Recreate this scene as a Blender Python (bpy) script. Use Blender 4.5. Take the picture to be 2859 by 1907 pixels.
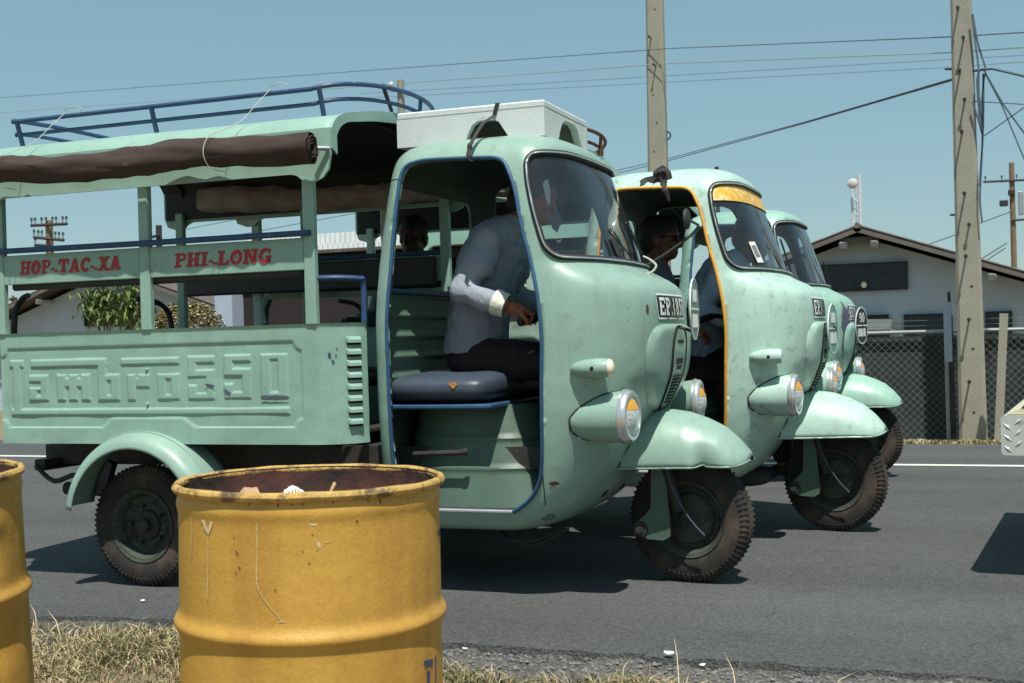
import bpy, bmesh, math, random
import numpy as np
from mathutils import Vector, Matrix, noise as mnoise
R=math.radians
rng=random.Random(7)
scene=bpy.context.scene
for o in list(bpy.data.objects): bpy.data.objects.remove(o, do_unlink=True)
COL=scene.collection
# ---------------------------------------------------------------- camera
FPX, HOR, ROLL, YAW, CAMH = 3500.0, 942.0, R(1.6), R(21.0), 1.03
PITCH=math.atan((HOR-953.5)/FPX)
_v=np.array([-math.sin(YAW),math.cos(YAW),0.]); _r=np.array([math.cos(YAW),math.sin(YAW),0.])
CFW=_v*math.cos(PITCH)+np.array([0,0,math.sin(PITCH)]); _u=-_v*math.sin(PITCH)+np.array([0,0,math.cos(PITCH)])
CRT=_r*math.cos(ROLL)-_u*math.sin(ROLL); CUP=_u*math.cos(ROLL)+_r*math.sin(ROLL)
def pray(x,y): return CFW+CRT*((x-1429.5)/FPX)+CUP*(-(y-953.5)/FPX)
_d=pray(1935,1622); CAM=-_d*(CAMH/-_d[2])
def onY(x,y,Y): d=pray(x,y); return CAM+d*((Y-CAM[1])/d[1])      # where a sight line meets the vertical plane Y
def onX(x,y,X): d=pray(x,y); return CAM+d*((X-CAM[0])/d[0])
cam=bpy.data.cameras.new('camera'); camo=bpy.data.objects.new('camera',cam); COL.objects.link(camo)
cam.sensor_width=36.; cam.lens=FPX/2859*36; cam.clip_end=3000; cam.clip_start=.05
M=Matrix(((CRT[0],CUP[0],-CFW[0],CAM[0]),(CRT[1],CUP[1],-CFW[1],CAM[1]),(CRT[2],CUP[2],-CFW[2],CAM[2]),(0,0,0,1)))
camo.matrix_world=M; scene.camera=camo
cam.dof.use_dof=True; cam.dof.focus_distance=5.1; cam.dof.aperture_fstop=9.0
# ---------------------------------------------------------------- sky, sun, exposure
SUN_EL=R(67); _sh=Vector((.48,-.877,0)).normalized()
SUN_DIR=Vector((_sh.x*math.cos(SUN_EL),_sh.y*math.cos(SUN_EL),math.sin(SUN_EL)))
world=bpy.data.worlds.new('World'); scene.world=world; world.use_nodes=True
wn=world.node_tree; wn.nodes.clear()
sky=wn.nodes.new('ShaderNodeTexSky'); sky.sky_type='NISHITA'; sky.sun_disc=False
sky.sun_elevation=SUN_EL; sky.sun_rotation=math.atan2(_sh.x,_sh.y)
sky.altitude=0; sky.air_density=1.0; sky.dust_density=.6; sky.ozone_density=.4
bg=wn.nodes.new('ShaderNodeBackground'); bg.inputs[1].default_value=.092
wo=wn.nodes.new('ShaderNodeOutputWorld')
mxs=wn.nodes.new('ShaderNodeMix'); mxs.data_type='RGBA'; mxs.inputs['Factor'].default_value=.55; mxs.inputs['B'].default_value=(2.45,4.6,5.1,1)   # flat teal mixed in to even out the sky colour
wn.links.new(sky.outputs[0],mxs.inputs['A']); wn.links.new(mxs.outputs['Result'],bg.inputs[0]); wn.links.new(bg.outputs[0],wo.inputs[0])
sl=bpy.data.lights.new('sun','SUN'); sl.energy=5.0; sl.angle=R(.55); sl.color=(1.,.965,.91)
so=bpy.data.objects.new('sun',sl); COL.objects.link(so)
so.rotation_euler=SUN_DIR.to_track_quat('Z','Y').to_euler(); so.location=(3,-6,12)
scene.view_settings.view_transform='Standard'; scene.view_settings.look='None'
scene.view_settings.exposure=0.2; scene.view_settings.gamma=1.0; scene.view_settings.use_curve_mapping=False
scene.render.engine='CYCLES'; scene.render.resolution_x=1024; scene.render.resolution_y=683
# ---------------------------------------------------------------- materials
def srgb(r,g,b):
    f=lambda c:(c/255/12.92 if c/255<=.04045 else ((c/255+.055)/1.055)**2.4)
    return (f(r),f(g),f(b))
MATS={}
def mat(name,col,rough=.5,metal=0.,var=.1,vs=5.,bump=0.,bs=60.,spots=None,coat=0.,spec=.5,spots2=None,bump2=None,alpha=1.,trans=0.,stretch=None,grain=0.,rvar=0.,streak=None):
    """one procedural material: base colour with cloudy variation, optional blotches (colour, scale, threshold, softness) and bumps"""
    if name in MATS: return MATS[name]
    m=bpy.data.materials.new(name); m.use_nodes=True; nt=m.node_tree; N=nt.nodes; Lk=nt.links
    b=N['Principled BSDF']; tc=N.new('ShaderNodeTexCoord'); src=tc.outputs['Object']
    if stretch:
        mp=N.new('ShaderNodeMapping'); mp.inputs['Scale'].default_value=stretch; Lk.new(src,mp.inputs[0]); src=mp.outputs[0]
    def nz(scale,det=5,rough_=.6):
        n=N.new('ShaderNodeTexNoise'); n.inputs['Scale'].default_value=scale; n.inputs['Detail'].default_value=det; n.inputs['Roughness'].default_value=rough_
        Lk.new(src,n.inputs['Vector']); return n
    def mix(fac,a,c):
        x=N.new('ShaderNodeMix'); x.data_type='RGBA'; Lk.new(fac,x.inputs['Factor'])
        if isinstance(a,tuple): x.inputs['A'].default_value=(*a,1)
        else: Lk.new(a,x.inputs['A'])
        x.inputs['B'].default_value=(*c,1); return x.outputs['Result']
    n1=nz(vs); mr=N.new('ShaderNodeMapRange'); mr.inputs['From Min'].default_value=.3; mr.inputs['From Max'].default_value=.7
    Lk.new(n1.outputs['Fac'],mr.inputs['Value'])
    lo=tuple(c*(1-var) for c in col); hi=tuple(min(c*(1+var),1) for c in col)
    c=mix(mr.outputs[0],lo,hi)
    for sp in (spots,spots2):
        if sp:
            n2=nz(sp[1],8,.65); rp=N.new('ShaderNodeMapRange'); rp.inputs['From Min'].default_value=sp[2]; rp.inputs['From Max'].default_value=sp[2]+sp[3]
            Lk.new(n2.outputs['Fac'],rp.inputs['Value'])
            if len(sp)>4: rp.inputs['To Max'].default_value=sp[4]
            c=mix(rp.outputs[0],c,sp[0])
    if streak:   # grime that has run down the sheet
        mp=N.new('ShaderNodeMapping'); mp.inputs['Scale'].default_value=(1,1,.09); Lk.new(tc.outputs['Object'],mp.inputs[0])
        n6=N.new('ShaderNodeTexNoise'); n6.inputs['Scale'].default_value=streak[1]; n6.inputs['Detail'].default_value=6; Lk.new(mp.outputs[0],n6.inputs['Vector'])
        s6=N.new('ShaderNodeMapRange'); s6.inputs['From Min'].default_value=.52; s6.inputs['From Max'].default_value=.74; s6.inputs['To Max'].default_value=streak[2]; Lk.new(n6.outputs['Fac'],s6.inputs['Value']); c=mix(s6.outputs[0],c,streak[0])
    if rvar:
        n7=nz(4.5,6); q=N.new('ShaderNodeMapRange'); q.inputs['From Min'].default_value=.3; q.inputs['From Max'].default_value=.7; q.inputs['To Min'].default_value=rough-rvar; q.inputs['To Max'].default_value=rough+rvar
        Lk.new(n7.outputs['Fac'],q.inputs['Value']); rsock=q.outputs[0]
    if grain:
        n5=nz(grain[1],3); g=N.new('ShaderNodeMapRange'); g.inputs['From Min'].default_value=.25; g.inputs['From Max'].default_value=.75; g.inputs['To Min'].default_value=1-grain[0]; g.inputs['To Max'].default_value=1+grain[0]
        Lk.new(n5.outputs['Fac'],g.inputs['Value']); mm=N.new('ShaderNodeMix'); mm.data_type='RGBA'; mm.blend_type='MULTIPLY'; mm.inputs['Factor'].default_value=1
        Lk.new(c,mm.inputs['A']); Lk.new(g.outputs[0],mm.inputs['B']); c=mm.outputs['Result']
    Lk.new(c,b.inputs['Base Color'])
    b.inputs['Roughness'].default_value=rough
    if rvar: Lk.new(rsock,b.inputs['Roughness'])
    b.inputs["Metallic"].default_value=metal
    b.inputs['Coat Weight'].default_value=coat; b.inputs['Coat Roughness'].default_value=.12; b.inputs['Specular IOR Level'].default_value=spec
    b.inputs['Transmission Weight'].default_value=trans; b.inputs['Alpha'].default_value=alpha
    if bump:
        n3=nz(bs,6); bp=N.new('ShaderNodeBump'); bp.inputs['Strength'].default_value=bump; bp.inputs['Distance'].default_value=.02
        Lk.new(n3.outputs['Fac'],bp.inputs['Height']); last=bp
        if bump2:
            n4=nz(bump2[1],2); b2=N.new('ShaderNodeBump'); b2.inputs['Strength'].default_value=bump2[0]; b2.inputs['Distance'].default_value=.05
            Lk.new(n4.outputs['Fac'],b2.inputs['Height']); Lk.new(bp.outputs[0],b2.inputs['Normal']); last=b2
        Lk.new(last.outputs[0],b.inputs['Normal'])
    MATS[name]=m; return m
MINT=srgb(137,166,151)
RUSTB=(.10,.045,.02)
def mint(name,col,sc=1.,dirt=.64):
    return mat(name,col,rough=.42,var=.10,vs=3.1*sc,bump=.04,bs=220,bump2=(.22,3.6),spots=((.13,.13,.085),13.*sc,dirt-.02,.14,.55),spots2=(RUSTB,44.*sc,.70,.025),coat=.2,grain=(.13,150.),rvar=.14,streak=((.15,.15,.10),14.,.22))
mint('mint_paint',MINT); mint('mint_paint_pale',srgb(173,203,188),1.3,.575); mint('mint_paint_green',srgb(146,184,165),1.1,.61)
mat('mint_bed',srgb(137,170,155),rough=.5,var=.08,vs=2.3,bump=.04,bs=240,bump2=(.16,4.),spots=((.13,.125,.08),7.,.62,.16,.45),spots2=(RUSTB,46.,.70,.025),coat=.05,grain=(.13,150.),rvar=.12,streak=((.13,.13,.085),16.,.14))
mat('mint_shade',srgb(78,102,88),rough=.5,var=.15,vs=4.,spots=((.05,.045,.03),8.,.52,.2,.75))  # mint darkened to paint interior shade, with blotches of dirt
mat('cab_shade',srgb(52,66,58),rough=.6,var=.2,vs=4.)  # inner faces of the cab sheet, shade painted in as dark green
mat('canopy_shade',srgb(34,42,38),rough=.7,var=.2,vs=4.)  # canopy inner faces and bows, shade painted in as near black
mat('wheel_grime_shade',srgb(66,74,64),rough=.8,var=.35,vs=9.,spots=((.02,.016,.012),10.,.44,.16,.92),spots2=(srgb(120,116,92),22.,.62,.06,.6))  # wheel grime, with the mudguard's shade darkened into the base colour
mat('blue_rail',srgb(40,70,106),rough=.5,var=.2,vs=20,spots=(srgb(104,124,138),30.,.62,.06,.7))
mat('blue_trim',srgb(42,80,112),rough=.45,var=.18,vs=30,spots=(srgb(90,130,160),40.,.66,.04,.6))
mat('yellow_trim',srgb(214,150,42),rough=.5,var=.15,vs=30,spots=((.08,.04,.015),35.,.64,.06,.8))
mat('rust_brown',srgb(92,58,40),rough=.85,var=.3,vs=14,bump=.3,bs=70)
mat('black_rubber',(.022,.021,.02),rough=.62,var=.25,vs=25)
mat('tyre_rubber',(.026,.022,.019),rough=.88,var=.3,vs=9,bump=.15,bs=120,spots=((.12,.085,.06),7.,.47,.25,.75))
mat('chrome',(.78,.78,.76),rough=.34,metal=.85,var=.1,vs=20,spots=((.35,.28,.2),24.,.66,.15,.5))
mat('lens_glass',(.80,.82,.80),rough=.08,var=.08,vs=50,bump=.5,bs=90,coat=.8,metal=.45)
mat('amber_paint',srgb(214,152,40),rough=.25,var=.1,coat=.5)
mat('signal_lens',srgb(226,214,186),rough=.2,var=.1,coat=.6)
mat('dark_metal',(.028,.026,.025),rough=.7,var=.35,vs=15,bump=.2,bs=60)
mat('void_black',(.006,.006,.006),rough=.9,var=.2)
mat('vinyl_seat',srgb(62,72,84),rough=.42,var=.12,vs=12,bump=.1,bs=160,spots=(srgb(120,128,132),8.,.6,.2,.35))
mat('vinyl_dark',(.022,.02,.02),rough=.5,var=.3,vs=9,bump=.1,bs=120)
mat('seat_stuffing',srgb(176,128,62),rough=.9,var=.3,vs=60)
mat('tarp_brown',srgb(60,46,39),rough=.85,var=.16,vs=7,bump=.25,bs=260,spots=(srgb(78,62,52),12.,.6,.2,.4))
mat('tarp_grey',srgb(150,142,132),rough=.85,var=.25,vs=10,bump=.3,bs=160)
mat('cord_pale',srgb(180,184,170),rough=.8,var=.15,vs=60)
mat('foam_white',srgb(202,208,206),rough=.9,var=.07,vs=7,bump=.16,bs=160,spots=(srgb(160,160,150),24.,.64,.08,.6),spots2=(srgb(120,116,100),9.,.66,.08,.5),grain=(.06,90.))
mat('strap_dark',srgb(48,46,44),rough=.8,var=.2,vs=60)
mat('plate_black',(.012,.013,.014),rough=.4,var=.2,vs=30); mat('plate_white',srgb(226,228,222),rough=.5,var=.06,vs=60)
mat('letter_red',srgb(168,26,34),rough=.45,var=.15,vs=30,spots=(srgb(120,30,30),50.,.62,.08,.6))
mat('disc_green',srgb(110,134,122),rough=.5,var=.1,vs=20); mat('disc_black',srgb(36,40,46),rough=.5,var=.1,vs=20); mat('disc_teal',srgb(108,160,150),rough=.5,var=.1,vs=20)
mat('paper_white',srgb(224,224,214),rough=.8,var=.06,vs=30); mat('paper_print',srgb(120,122,120),rough=.8,var=.4,vs=90)
mat('sunstrip_yellow',srgb(216,168,60),rough=.5,var=.16,vs=70,spots=(srgb(232,206,150),26.,.5,.1,.8))
mat('primer_purple',srgb(84,82,104),rough=.7,var=.12,vs=20)
mat('drum_yellow',srgb(190,147,64),rough=.5,var=.09,vs=5,bump=.10,bs=120,bump2=(.07,10.),spots=(srgb(170,116,52),5.,.58,.2,.5),spots2=((.07,.04,.02),34.,.72,.03,.8),grain=(.10,120.),streak=(srgb(150,96,44),11.,.45))
mat('drum_rim',srgb(192,156,84),rough=.6,var=.2,vs=30,bump=.5,bs=90,spots=((.07,.04,.025),20.,.50,.12,.85))
mat('drum_inside',srgb(74,42,34),rough=.9,var=.4,vs=9,bump=.3,bs=50,spots=((.012,.008,.007),5.,.5,.15,.8))
mat('paint_drip',srgb(204,184,134),rough=.6,var=.1,vs=60); mat('stencil_blue',srgb(58,70,96),rough=.6,var=.2,vs=50)
mat('paper_bag',srgb(176,142,108),rough=.85,var=.12,vs=20); mat('straw',srgb(186,150,96),rough=.85,var=.15)
mat('skin',srgb(150,90,58),rough=.5,var=.12,vs=25,bump=.1,bs=180); mat('skin_shaded',srgb(58,34,24),rough=.55,var=.12,vs=25); mat('skin_dark',srgb(104,62,42),rough=.5,var=.12,vs=25)  # the darkest skin has the shade of the truck bed painted in
mat('hair_black',(.012,.011,.010),rough=.55,var=.3,vs=60,bump=.4,bs=120)
def cloth(name,col): return mat(name,col,rough=.9,var=.07,vs=9,bump=.35,bs=420,bump2=(.35,16.),spec=.2)
cloth('shirt_blue_grey',srgb(152,158,168)); cloth('shirt_blue',srgb(186,204,216)); cloth('shirt_grey',srgb(96,102,108)); cloth('trousers_dark',srgb(54,46,48)); cloth('cuff_sunlit',srgb(232,230,214))  # pale cuff paints the sunlit end of the driver's sleeve
mat('concrete_pole',srgb(149,146,131),rough=.9,var=.10,vs=3,bump=.3,bs=60,spots=(srgb(130,120,104),6.,.58,.12,.6),spots2=(srgb(100,92,80),30.,.66,.04,.6))
mat('wood_pole',srgb(126,104,80),rough=.9,var=.25,vs=6,bump=.4,bs=20,stretch=(1,1,.12))
mat('wire_dark',srgb(84,96,106),rough=.6); mat('wire_light',srgb(150,154,150),rough=.5); mat('insulator',srgb(52,72,72),rough=.25)
mat('chain_wire',srgb(96,108,106),rough=.6,var=.1)
mat('galvanised',srgb(158,164,166),rough=.5,metal=.4,var=.12,vs=20); mat('tower_steel',srgb(196,202,208),rough=.7,var=.1); mat('dish_grey',srgb(190,186,186),rough=.6,var=.2,vs=3)
mat('stucco',srgb(176,188,196),rough=.95,var=.06,vs=1.2,bump=.5,bs=30,spots=(srgb(140,148,152),2.2,.6,.2,.5))
mat('roof_tin',srgb(88,80,76),rough=.8,var=.2,vs=4,spots=(srgb(140,130,120),8.,.55,.2,.6)); mat('roof_edge',srgb(104,98,92),rough=.9,var=.2,vs=5)
mat('rafter_white',srgb(170,172,170),rough=.8,var=.08); mat('screen_dark',(.022,.03,.034),rough=.5,var=.3,vs=6)
mat('awning_grey',srgb(84,92,90),rough=.7,var=.1); mat('tin_white',srgb(220,224,222),rough=.6,var=.08,vs=5); mat('wall_brown',srgb(40,33,32),rough=.9,var=.15,vs=3)
mat('wall_pale',srgb(168,180,196),rough=.9,var=.06,vs=3)
mat('fence_screen',(.028,.036,.036),rough=.9,var=.35,vs=3,bump=.2,bs=30)
mat('bark',srgb(96,80,64),rough=.95,var=.2,vs=14,bump=.5,bs=40)
mat('diamond_plate',srgb(196,198,192),rough=.42,metal=.25,var=.08,vs=14,spots=(srgb(110,104,96),20.,.62,.1,.6))
mat('cream_paint',srgb(206,198,168),rough=.5,var=.08,vs=8,spots=(srgb(140,128,100),12.,.62,.1,.5)); mat('olive_paint',srgb(92,96,74),rough=.6,var=.1,vs=5)
mat('stone_grey',srgb(120,118,116),rough=.95,var=.2,vs=30,bump=.4,bs=60)
mat('lamp_white',srgb(240,232,206),rough=.3,var=.03)
def leafmat(name,c1,c2):
    m=bpy.data.materials.new(name); m.use_nodes=True; nt=m.node_tree; b=nt.nodes['Principled BSDF']
    a=nt.nodes.new('ShaderNodeAttribute'); a.attribute_name='tone'
    x=nt.nodes.new('ShaderNodeValToRGB'); x.color_ramp.elements[0].color=(*c1,1); x.color_ramp.elements[1].color=(*c2,1)
    nt.links.new(a.outputs['Fac'],x.inputs[0]); nt.links.new(x.outputs[0],b.inputs['Base Color']); b.inputs['Roughness'].default_value=.65
    b.inputs['Specular IOR Level'].default_value=.3; MATS[name]=m; return x
x=leafmat('grass_dry',srgb(72,84,52),srgb(212,196,158)); e=x.color_ramp.elements.new(.40); e.color=(*srgb(108,104,68),1); e=x.color_ramp.elements.new(.66); e.color=(*srgb(164,144,106),1)
leafmat('leaf_green',srgb(38,56,26),srgb(132,150,84)); x=leafmat('bush_leaf',srgb(62,60,30),srgb(112,104,58)); leafmat('blossom',srgb(216,200,150),srgb(240,232,200))
# clear glass: mostly see-through, with a faint tint and its own reflections
def glass(name,tint,amount,dust):
    m=bpy.data.materials.new(name); m.use_nodes=True; nt=m.node_tree; N=nt.nodes; L=nt.links; N.clear()
    out=N.new('ShaderNodeOutputMaterial'); t=N.new('ShaderNodeBsdfTransparent'); t.inputs[0].default_value=(*tint,1)
    g=N.new('ShaderNodeBsdfGlossy'); g.inputs['Roughness'].default_value=.03
    fr=N.new('ShaderNodeFresnel'); fr.inputs[0].default_value=1.5
    mx=N.new('ShaderNodeMixShader'); L.new(fr.outputs[0],mx.inputs[0]); L.new(t.outputs[0],mx.inputs[1]); L.new(g.outputs[0],mx.inputs[2])
    df=N.new('ShaderNodeBsdfDiffuse'); df.inputs[0].default_value=(*dust,1)
    tc=N.new('ShaderNodeTexCoord'); nz=N.new('ShaderNodeTexNoise'); nz.inputs['Scale'].default_value=7; nz.inputs['Detail'].default_value=6; L.new(tc.outputs['Object'],nz.inputs[0])
    mr=N.new('ShaderNodeMapRange'); mr.inputs['From Min'].default_value=.35; mr.inputs['From Max'].default_value=.75; mr.inputs['To Min'].default_value=amount*.5; mr.inputs['To Max'].default_value=amount*1.6
    L.new(nz.outputs['Fac'],mr.inputs[0])
    m2=N.new('ShaderNodeMixShader'); L.new(mr.outputs[0],m2.inputs[0]); L.new(mx.outputs[0],m2.inputs[1]); L.new(df.outputs[0],m2.inputs[2])
    L.new(m2.outputs[0],out.inputs[0]); MATS[name]=m
glass('windshield_glass',(.80,.86,.88),.05,(.30,.36,.42))
# ---------------------------------------------------------------- mesh builder
class MB:
    def __init__(s): s.v=[]; s.f=[]; s.tone=None
    def add(s,vs,fs):
        k=len(s.v); s.v+= [tuple(map(float,p)) for p in vs]; s.f+=[tuple(i+k for i in f) for f in fs]; return s
    def box(s,c,d,rot=None,taper=1.):
        hx,hy,hz=d[0]/2,d[1]/2,d[2]/2; vs=[]
        for z,t in ((-hz,1.),(hz,taper)):
            for x,y in ((-hx,-hy),(hx,-hy),(hx,hy),(-hx,hy)):
                p=Vector((x*t,y*t,z)); p=rot@p if rot else p; vs.append((p.x+c[0],p.y+c[1],p.z+c[2]))
        return s.add(vs,[(3,2,1,0),(4,5,6,7),(0,1,5,4),(1,2,6,5),(2,3,7,6),(3,0,4,7)])
    def bev(s,c,d,b=.006,rot=None):
        """box with chamfered edges"""
        hx,hy,hz=d[0]/2,d[1]/2,d[2]/2; b=min(b,hx*.9,hy*.9,hz*.9); bm=bmesh.new(); bmesh.ops.create_cube(bm,size=1)
        for v in bm.verts: v.co=Vector((v.co.x*d[0],v.co.y*d[1],v.co.z*d[2]))
        bmesh.ops.bevel(bm,geom=bm.edges[:],offset=b,segments=1,affect='EDGES')
        vs=[]
        for v in bm.verts:
            p=rot@v.co if rot else v.co; vs.append((p.x+c[0],p.y+c[1],p.z+c[2]))
        bm.verts.index_update(); fs=[[v.index for v in f.verts] for f in bm.faces]; bm.free(); return s.add(vs,fs)
    def tube(s,pts,r,n=8,closed=False,cap=True,sx=1.,up=(0,0,1)):
        pts=[Vector(p) for p in pts]; m=len(pts); rs=r if isinstance(r,(list,tuple)) else [r]*m
        vs=[]; prev=None
        for i,p in enumerate(pts):
            a=pts[(i-1)%m] if (closed or i>0) else p; b=pts[(i+1)%m] if (closed or i<m-1) else p
            t=(b-a).normalized() if (b-a).length>1e-9 else Vector((0,0,1))
            if prev is None:
                u=Vector(up); 
                if abs(u.dot(t))>.95: u=Vector((1,0,0)) if abs(t.x)<.9 else Vector((0,1,0))
            else: u=prev
            u=(u-t*u.dot(t)); u=u.normalized() if u.length>1e-6 else t.orthogonal().normalized(); w=t.cross(u); prev=u
            for k in range(n):
                an=2*math.pi*k/n; vs.append(p+(u*math.cos(an)+w*math.sin(an)*sx)*rs[i])
        fs=[]
        for i in range(m if closed else m-1):
            for k in range(n):
                j=(i+1)%m; fs.append((i*n+k,i*n+(k+1)%n,j*n+(k+1)%n,j*n+k))
        if cap and not closed: fs+= [tuple(range(n))[::-1], tuple((m-1)*n+k for k in range(n))]
        return s.add(vs,fs)
    def lathe(s,prof,n=32,axis='z',c=(0,0,0),rot=None,close=False):
        vs=[]; fs=[]; m=len(prof)
        for k in range(n):
            a=2*math.pi*k/n
            for r,h in prof:
                p=Vector((r*math.cos(a),r*math.sin(a),h))
                if axis=='y': p=Vector((p.x,p.z,-p.y))
                if axis=='x': p=Vector((p.z,p.y,-p.x))
                if rot: p=rot@p
                vs.append((p.x+c[0],p.y+c[1],p.z+c[2]))
        for k in range(n):
            for i in range(m-1 if not close else m):
                j=(i+1)%m; fs.append((k*m+i,((k+1)%n)*m+i,((k+1)%n)*m+j,k*m+j))
        return s.add(vs,fs)
    def grid(s,fn,nu,nv,keep=None):
        vs=[fn(i/nu,j/nv) for j in range(nv+1) for i in range(nu+1)]
        fs=[(j*(nu+1)+i,j*(nu+1)+i+1,(j+1)*(nu+1)+i+1,(j+1)*(nu+1)+i) for j in range(nv) for i in range(nu) if keep is None or keep((i+.5)/nu,(j+.5)/nv)]
        return s.add(vs,fs)
    def prism(s,poly,a,b,plane='xz'):
        """extrude a closed outline between two offsets of the remaining axis"""
        n=len(poly); f={'xz':lambda p,o:(p[0],o,p[1]),'yz':lambda p,o:(o,p[0],p[1]),'xy':lambda p,o:(p[0],p[1],o)}[plane]
        vs=[f(p,a) for p in poly]+[f(p,b) for p in poly]
        return s.add(vs,[tuple(range(n)),tuple(range(2*n-1,n-1,-1))]+[(i,n+i,n+(i+1)%n,(i+1)%n) for i in range(n)])
    def rings(s,outline,centre,fn,k=6):
        """fill a closed param outline by rings towards a centre; fn maps params to points"""
        n=len(outline); vs=[]
        for j in range(k):
            t=1-j/k; vs+=[fn(centre[0]+(o[0]-centre[0])*t,centre[1]+(o[1]-centre[1])*t) for o in outline]
        vs.append(fn(*centre)); fs=[(j*n+i,j*n+(i+1)%n,(j+1)*n+(i+1)%n,(j+1)*n+i) for j in range(k-1) for i in range(n)]
        fs+=[((k-1)*n+i,(k-1)*n+(i+1)%n,k*n) for i in range(n)]; return s.add(vs,fs)
    def mesh(s,name,smooth=None,fix=True):
        me=bpy.data.meshes.new(name); me.from_pydata(s.v,[],s.f); me.update()
        if fix:
            bm=bmesh.new(); bm.from_mesh(me); bmesh.ops.recalc_face_normals(bm,faces=bm.faces[:]); bm.to_mesh(me); bm.free()
        if smooth is not None: finish(me,smooth)
        if s.tone is not None:
            at=me.attributes.new('tone','FLOAT','POINT'); at.data.foreach_set('value',np.array(s.tone,dtype=np.float32))
        return me
    def build(s,name,m,parent=None,smooth=35,fix=True):
        return link(name,s.mesh(name,smooth,fix),m,parent)
def finish(me,angle):
    n=len(me.polygons)
    if n==0: return
    me.polygons.foreach_set('use_smooth',[angle>0]*n)
    if 0<angle<180: me.set_sharp_from_angle(angle=R(angle))
def link(name,me,m,parent=None):
    o=bpy.data.objects.new(name,me); COL.objects.link(o)
    if m:
        if len(me.materials)==0: me.materials.append(MATS[m])
        elif me.materials[0]!=MATS[m]: o.material_slots[0].link='OBJECT'; o.material_slots[0].material=MATS[m]
    if parent is not None: o.parent=parent
    return o
def tag(o,label,cat,group=None):
    o['label']=label; o['category']=cat
    if group: o['group']=group
    return o
def empty(name,loc=(0,0,0),rot=(0,0,0)):
    o=bpy.data.objects.new(name,None); COL.objects.link(o); o.location=loc; o.rotation_euler=rot; o.empty_display_size=.1; return o
def struct(o,label=None,kind='structure'):
    o['kind']=kind
    if label: o['label']=label
    return o
CACHE={}
def shared(key,make,name,m,parent,smooth=35,fix=True):
    if key not in CACHE: CACHE[key]=make().mesh(name,smooth,fix)
    return link(name,CACHE[key],m,parent)
def smoothstep(a,b,x): t=np.clip((x-a)/(b-a),0,1); return t*t*(3-2*t)
def rotz(a): return Matrix.Rotation(a,3,'Z')
def arc(c,r,a0,a1,n,plane='xz'):
    return [(c[0]+r*math.cos(a0+(a1-a0)*i/n),c[1]+r*math.sin(a0+(a1-a0)*i/n)) for i in range(n+1)]
def spline(pts,sub=6): return [tuple(p) for p in catmull(np.array(pts,float),sub)]
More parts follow.
